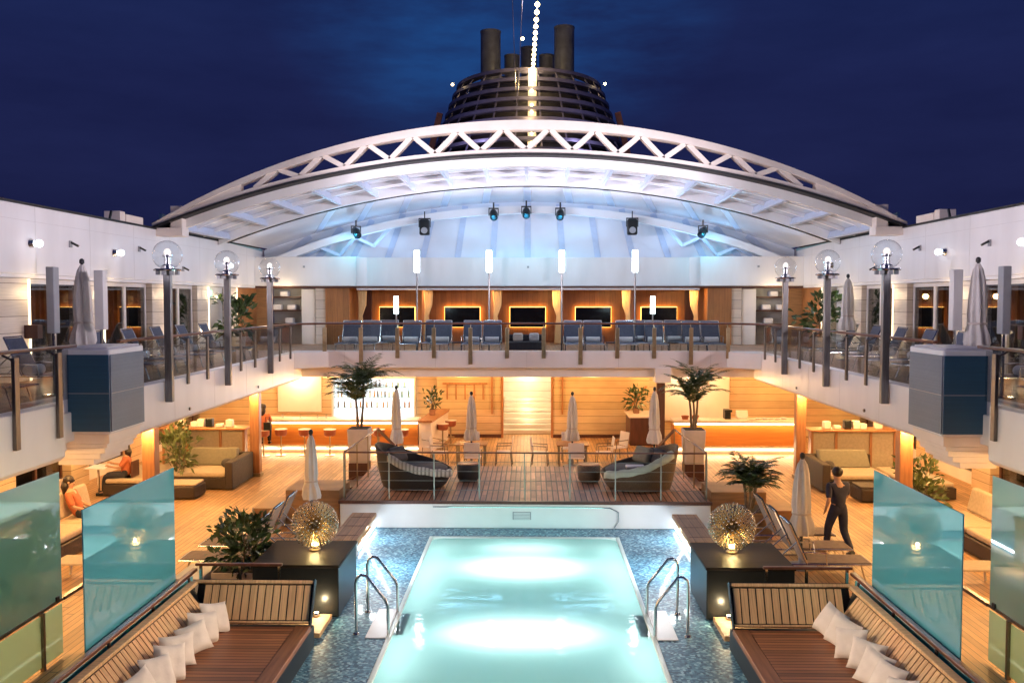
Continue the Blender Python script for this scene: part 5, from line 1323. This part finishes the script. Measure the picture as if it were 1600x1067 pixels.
for lab, x, y, mt in (('brown wicker stool beside the brown round daybed', 1.62, 22.6, WICK), ('dark wicker stool beside the black round daybed', -1.45, 22.7, WICKD)):
    t = thing('wicker_stool', lab, 'stool', (x, y, .6))
    MB().lathe([(.22, .604), (.28, .68), (.30, 1.0), (.27, 1.03), (.01, 1.03)], (x, y, 0), 20).build('body', mt, t, smooth=50); MB().lathe([(.27, 1.034), (.26, 1.06), (.01, 1.065)], (x, y, 0), 20).build('top', WOODC, t)

# ================================================================== dining tables behind the stage
ch = thing('dining_chair', '', 'chair')
MB().box(-.24, -.24, .42, .24, .24, .45).build('seat', CREAM, ch, bevel=.012)
MB().bar((0, .24, .47), (0, .31, .92), .48, .022, up=(0, 1, 0)).build('backrest', CREAM, ch, bevel=.02)
for x in (-.23, .23):
    MB().tube([(x, -.22, .43), (x, -.24, 0)], .014, 6).build('leg', STEELD, ch); MB().tube([(x, .23, .43), (x, .28, 0)], .014, 6).build('leg', STEELD, ch)
    MB().tube([(x * 1.08, -.2, .43), (x * 1.08, -.2, .66), (x * 1.08, .25, .68)], .014, 6).build('armrest', STEELD, ch)
first = True
for sd, cx, cy in (('left', -1.72, 27.9), ('right', 1.44, 27.9)):
    t = thing('dining_table', f'square wooden dining table round the {sd} furled parasol behind the stage', 'table', (cx, cy, 0))
    MB().box(cx - .5, cy - .45, .71, cx + .5, cy + .45, .74).build('table_top', WOODC, t, bevel=.008)
    for a in (-.42, .42):
        for b in (-.38, .38): MB().box(cx + a - .025, cy + b - .025, 0, cx + a + .025, cy + b + .025, .708).build('leg', BRASS, t)
    for wh, dx, dy, rz in (('left', -1.0, 0, 90), ('right', 1.0, .1, -90), ('far', -.05, .85, 0), ('near', .1, -.85, 180)):
        o = ch if first else dup(ch, (0, 0, 0)); first = False
        o.location = (cx + dx, cy + dy, 0); o.rotation_euler.z = R(rz + rnd.uniform(-8, 8))
        o['label'] = f'pale armchair on the {wh} side of the {sd} dining table'; o['group'] = 'pale dining chairs'
dup(ch, (2.95, 29.0, 0), R(-60), 'pale armchair standing apart near the right rear column'); dup(ch, (-3.05, 28.9, 0), R(50), 'pale armchair standing apart near the left bar end')

# ================================================================== people
def skinned(name, mat, parent, pts, edges, rads, root, sub=2):
    me = bpy.data.meshes.new(name); me.from_pydata([tuple(p) for p in pts], edges, []); me.materials.append(mat)
    o = bpy.data.objects.new(name, me); COL.objects.link(o); o.parent = parent
    m = o.modifiers.new('skin', 'SKIN'); m.use_smooth_shade = True
    for i, r in enumerate(rads):
        v = me.skin_vertices[0].data[i]; v.radius = (r, r) if isinstance(r, float) else r; v.use_root = (i == root)
    if sub: s = o.modifiers.new('subdiv', 'SUBSURF'); s.levels = sub; s.render_levels = sub
    return o


def person(label, loc, rz, J, shirt, pants, hair_long=False, bag=None):
    """J: local joints (x to the person's left, y forward, z up)"""
    t = thing('person', label, 'person', None); t.location = loc; t.rotation_euler.z = rz
    P, E, Rr = [], [], []
    def add(p, r, par=None):
        P.append(Vector(p)); Rr.append(r); k = len(P) - 1
        if par is not None: E.append((par, k))
        return k
    pel = add(J['pelvis'], .125); wa = add(J['waist'], .115, pel); chs = add(J['chest'], (.15, .115), wa); nk = add(J['neck'], .055, chs)
    h0 = add(J['jaw'], .078, nk); h1 = add(J['head'], .092, h0); h2 = add(J['crown'], .06, h1)
    for s in ('l', 'r'):
        a = add(J['sh' + s], .06, chs); b = add(J['el' + s], .042, a); c = add(J['wr' + s], .027, b)
        dv = (P[c] - P[b]).normalized(); sd = dv.orthogonal().normalized(); pm = add(P[c] + dv * .065, .030, c)
        for q, l in ((-.026, .075), (-.009, .088), (.009, .082), (.026, .064)):
            f1 = add(P[pm] + dv * .045 + sd * q, .0095, pm); add(P[f1] + dv * (l - .03) + dv.cross(sd) * .018, .008, f1)
        th = add(P[c] + dv * .035 + sd * -.036, .011, c); add(P[th] + dv * .04 - sd * .006, .009, th)
        hp = add(J['hip' + s], .095, pel); kn = add(J['kn' + s], .062, hp); an = add(J['an' + s], .042, kn); add(J['toe' + s], .034, an)
    body = skinned('body', SKIN, t, P, E, Rr, 0)
    hd = P[h1]; fwd = Vector(J.get('face', (0, 1, 0))).normalized(); lat = fwd.cross(Vector((0, 0, 1))).normalized(); up = lat.cross(fwd)
    # facial features
    MB().add([hd + fwd * .098 + up * .02, hd + fwd * .098 - up * .03 + lat * .016, hd + fwd * .125 - up * .03, hd + fwd * .098 - up * .03 - lat * .016], [(0, 1, 2), (0, 2, 3), (1, 3, 2), (0, 3, 1)]).build('nose', SKIN, t)
    for s in (-1, 1):
        MB().sphere(hd + fwd * .090 + up * .02 + lat * .034 * s, .012, 8, 6).build('eye', BLACK, t); MB().sphere(hd + lat * .095 * s, .026, 8, 6, (.6, 1, 1.3)).build('ear', SKIN, t)
    MB().sphere(hd + fwd * .088 - up * .062, .02, 8, 5, (1, 1, .4)).build('mouth', SHIRTR, t)
    hm = MB().sphere(hd - fwd * .022 + up * .035, .112, 16, 10, (1, 1.02, .98))
    if hair_long: hm.tube([hd - fwd * .06, hd - fwd * .085 - up * .12, hd - fwd * .09 - up * .26], [.095, .10, .05], 12)
    hm.build('hair', HAIR, t, smooth=180)
    def shell_(nm, mat, names, edges, rad):
        pts = [Vector(J[n_]) for n_ in names]; idx = {n_: i for i, n_ in enumerate(names)}
        skinned(nm, mat, t, pts, [(idx[a], idx[b]) for a, b in edges], rad, 0)
    J['mel'] = Vector(J['shl']).lerp(Vector(J['ell']), .95); J['mer'] = Vector(J['shr']).lerp(Vector(J['elr']), .95)
    J['collar'] = Vector(J['chest']).lerp(Vector(J['neck']), .55); J['hem'] = Vector(J['pelvis']) + (Vector(J['pelvis']) - Vector(J['waist'])) * .35
    shell_('shirt', shirt, ['hem', 'waist', 'chest', 'shl', 'shr', 'mel', 'mer', 'collar'], [('chest', 'collar'), ('hem', 'waist'), ('waist', 'chest'), ('chest', 'shl'), ('chest', 'shr'), ('shl', 'mel'), ('shr', 'mer')], [.150, .145, (.175, .14), .078, .078, .06, .06, .09])
    shell_('trousers', pants, ['pelvis', 'hipl', 'hipr', 'knl', 'knr', 'anl', 'anr', 'waist'], [('pelvis', 'waist'), ('pelvis', 'hipl'), ('pelvis', 'hipr'), ('hipl', 'knl'), ('hipr', 'knr'), ('knl', 'anl'), ('knr', 'anr')], [.145, .115, .115, .085, .085, .062, .062, .125])
    for s in ('l', 'r'): MB().tube([Vector(J['an' + s]) - Vector((0, .05, .03)), Vector(J['toe' + s]) + Vector((0, .03, .0))], [.05, .042], 10).build('shoe', BLACK, t)
    return t


def seated(h, lean=0., thigh=.44, arms='table'):
    z = h + .12
    J = dict(pelvis=(0, 0, z), waist=(0, -.02 - lean * .15, z + .18), chest=(0, -.02 - lean * .38, z + .40), neck=(0, -.02 - lean * .5, z + .56), jaw=(0, .02 - lean * .55, z + .63), head=(0, .02 - lean * .6, z + .71), crown=(0, .0 - lean * .64, z + .79),
             shl=(-.19, -.03 - lean * .42, z + .46), shr=(.19, -.03 - lean * .42, z + .46), hipl=(-.10, .06, z - .03), hipr=(.10, .06, z - .03), knl=(-.13, .06 + thigh, z + .0), knr=(.13, .06 + thigh, z + .0))
    ad = max(.09, h - .38) if h > .6 else .09
    J.update(anl=(-.13, .10 + thigh, ad), anr=(.13, .06 + thigh, ad), toel=(-.14, .26 + thigh, ad - .05), toer=(.14, .22 + thigh, ad - .05))
    if arms == 'table': J.update(ell=(-.24, .12, z + .22), wrl=(-.14, .36, z + .26), elr=(.24, .12, z + .22), wrr=(.12, .34, z + .30))
    else: J.update(ell=(-.27, .02 - lean * .2, z + .20), wrl=(-.16, .24, z + .10), elr=(.27, .02 - lean * .2, z + .20), wrr=(.16, .24, z + .10))
    return J


t = thing('small_chair', 'dark chair under the seated woman in the left aisle', 'chair', (-10.75, 23.7, 0))
MB().box(-10.97, 23.48, .42, -10.5, 23.92, .46).build('seat', DARKW, t, bevel=.01); MB().box(-10.52, 23.48, .47, -10.48, 23.92, .9).build('backrest', DARKW, t, bevel=.01)
for a in (-10.94, -10.53):
    for b in (23.51, 23.89): MB().box(a - .02, b - .02, 0, a + .02, b + .02, .42).build('leg', DARKW, t)
person('woman in an orange top and black trousers sitting in the left aisle', (-10.75, 23.7, 0), R(105), seated(.40), ORANGE, TROUS, True)
t = thing('small_table', 'small white table before the seated woman in the left aisle', 'table', (-11.45, 23.7, 0))
MB().box(-11.75, 23.4, .70, -11.2, 24.0, .73).build('top', WHITE, t, bevel=.008); MB().tube([(-11.5, 23.7, 0), (-11.5, 23.7, .7)], .03, 8).build('leg', STEEL, t)
person('person in an orange top reclining on the left lounge bench', (-9.72, 19.2, 0), R(-78), seated(.42, .35, .44, 'lap'), ORANGE, TROUS, True)
t = dup(st, (-8.78, 29.55, 0), 0, 'bar stool under the person at the left end of the bar')
person('person in an orange shirt and dark trousers perched at the left bar end', (-8.78, 29.5, 0), R(8), seated(.80), ORANGE, TROUS, True)
tag(MB().box(-8.66, 29.15, .92, -8.42, 29.3, 1.18).tube([(-8.62, 29.22, 1.18), (-8.6, 29.22, 1.36), (-8.48, 29.22, 1.36), (-8.46, 29.22, 1.18)], .012, 6).build('shoulder_bag', BLACK, bevel=.03), 'black bag at the back of the person at the bar', 'bag')
W_ = dict(pelvis=(0, 0, .95), waist=(0, .01, 1.12), chest=(0, .03, 1.34), neck=(0, .05, 1.52), jaw=(0, .08, 1.58), head=(0, .08, 1.66), crown=(0, .07, 1.74), shl=(-.20, .03, 1.42), shr=(.20, .03, 1.42),
          ell=(-.27, -.09, 1.16), wrl=(-.25, .05, .94), elr=(.26, .12, 1.17), wrr=(.24, .30, 1.02), hipl=(-.10, 0, .90), hipr=(.10, 0, .90), knl=(-.11, .20, .52), knr=(.10, -.04, .50), anl=(-.11, .26, .10), anr=(.10, -.34, .16), toel=(-.12, .44, .04), toer=(.11, -.22, .05))
person('man in dark navy clothes walking along the right side deck', (6.44, 18.3, 0), R(12), W_, NAVYC, NAVYC)

# ================================================================== lamps of the lower deck
for sx, nm, sd in SIDES:
    for y in (8, 11.5, 15, 18.6, 22.2, 25.6, 28.6):
        light('POINT', 'downlight', (sx * 9.6, y, 2.5), WARM, 90, .08)
    for y in (11, 18.6, 22.2, 25.8): light('POINT', 'downlight', (sx * 8.0, y, 2.5), WARM, 55, .08)
    light('POINT', 'wall_light', (sx * 11.8, 19.5, 2.3), WARMW, 30, .08); light('POINT', 'wall_light', (sx * 11.8, 24, 2.3), WARMW, 30, .08)
for x in (-11, -8.8, -6.6, -4.4, -2.2, 0, 2.2, 4.4, 6.6, 8.8, 11):
    light('POINT', 'downlight', (x, 32.6, 2.45), WARM, 26, .06)
    light('POINT', 'downlight', (x, 29.9, 2.5), WARM, 36, .06)
for x in (-8.7, 6.2): light('POINT', 'bar_lamp', (x, 33.7, 2.3), (1., .85, .6), 26, .06)
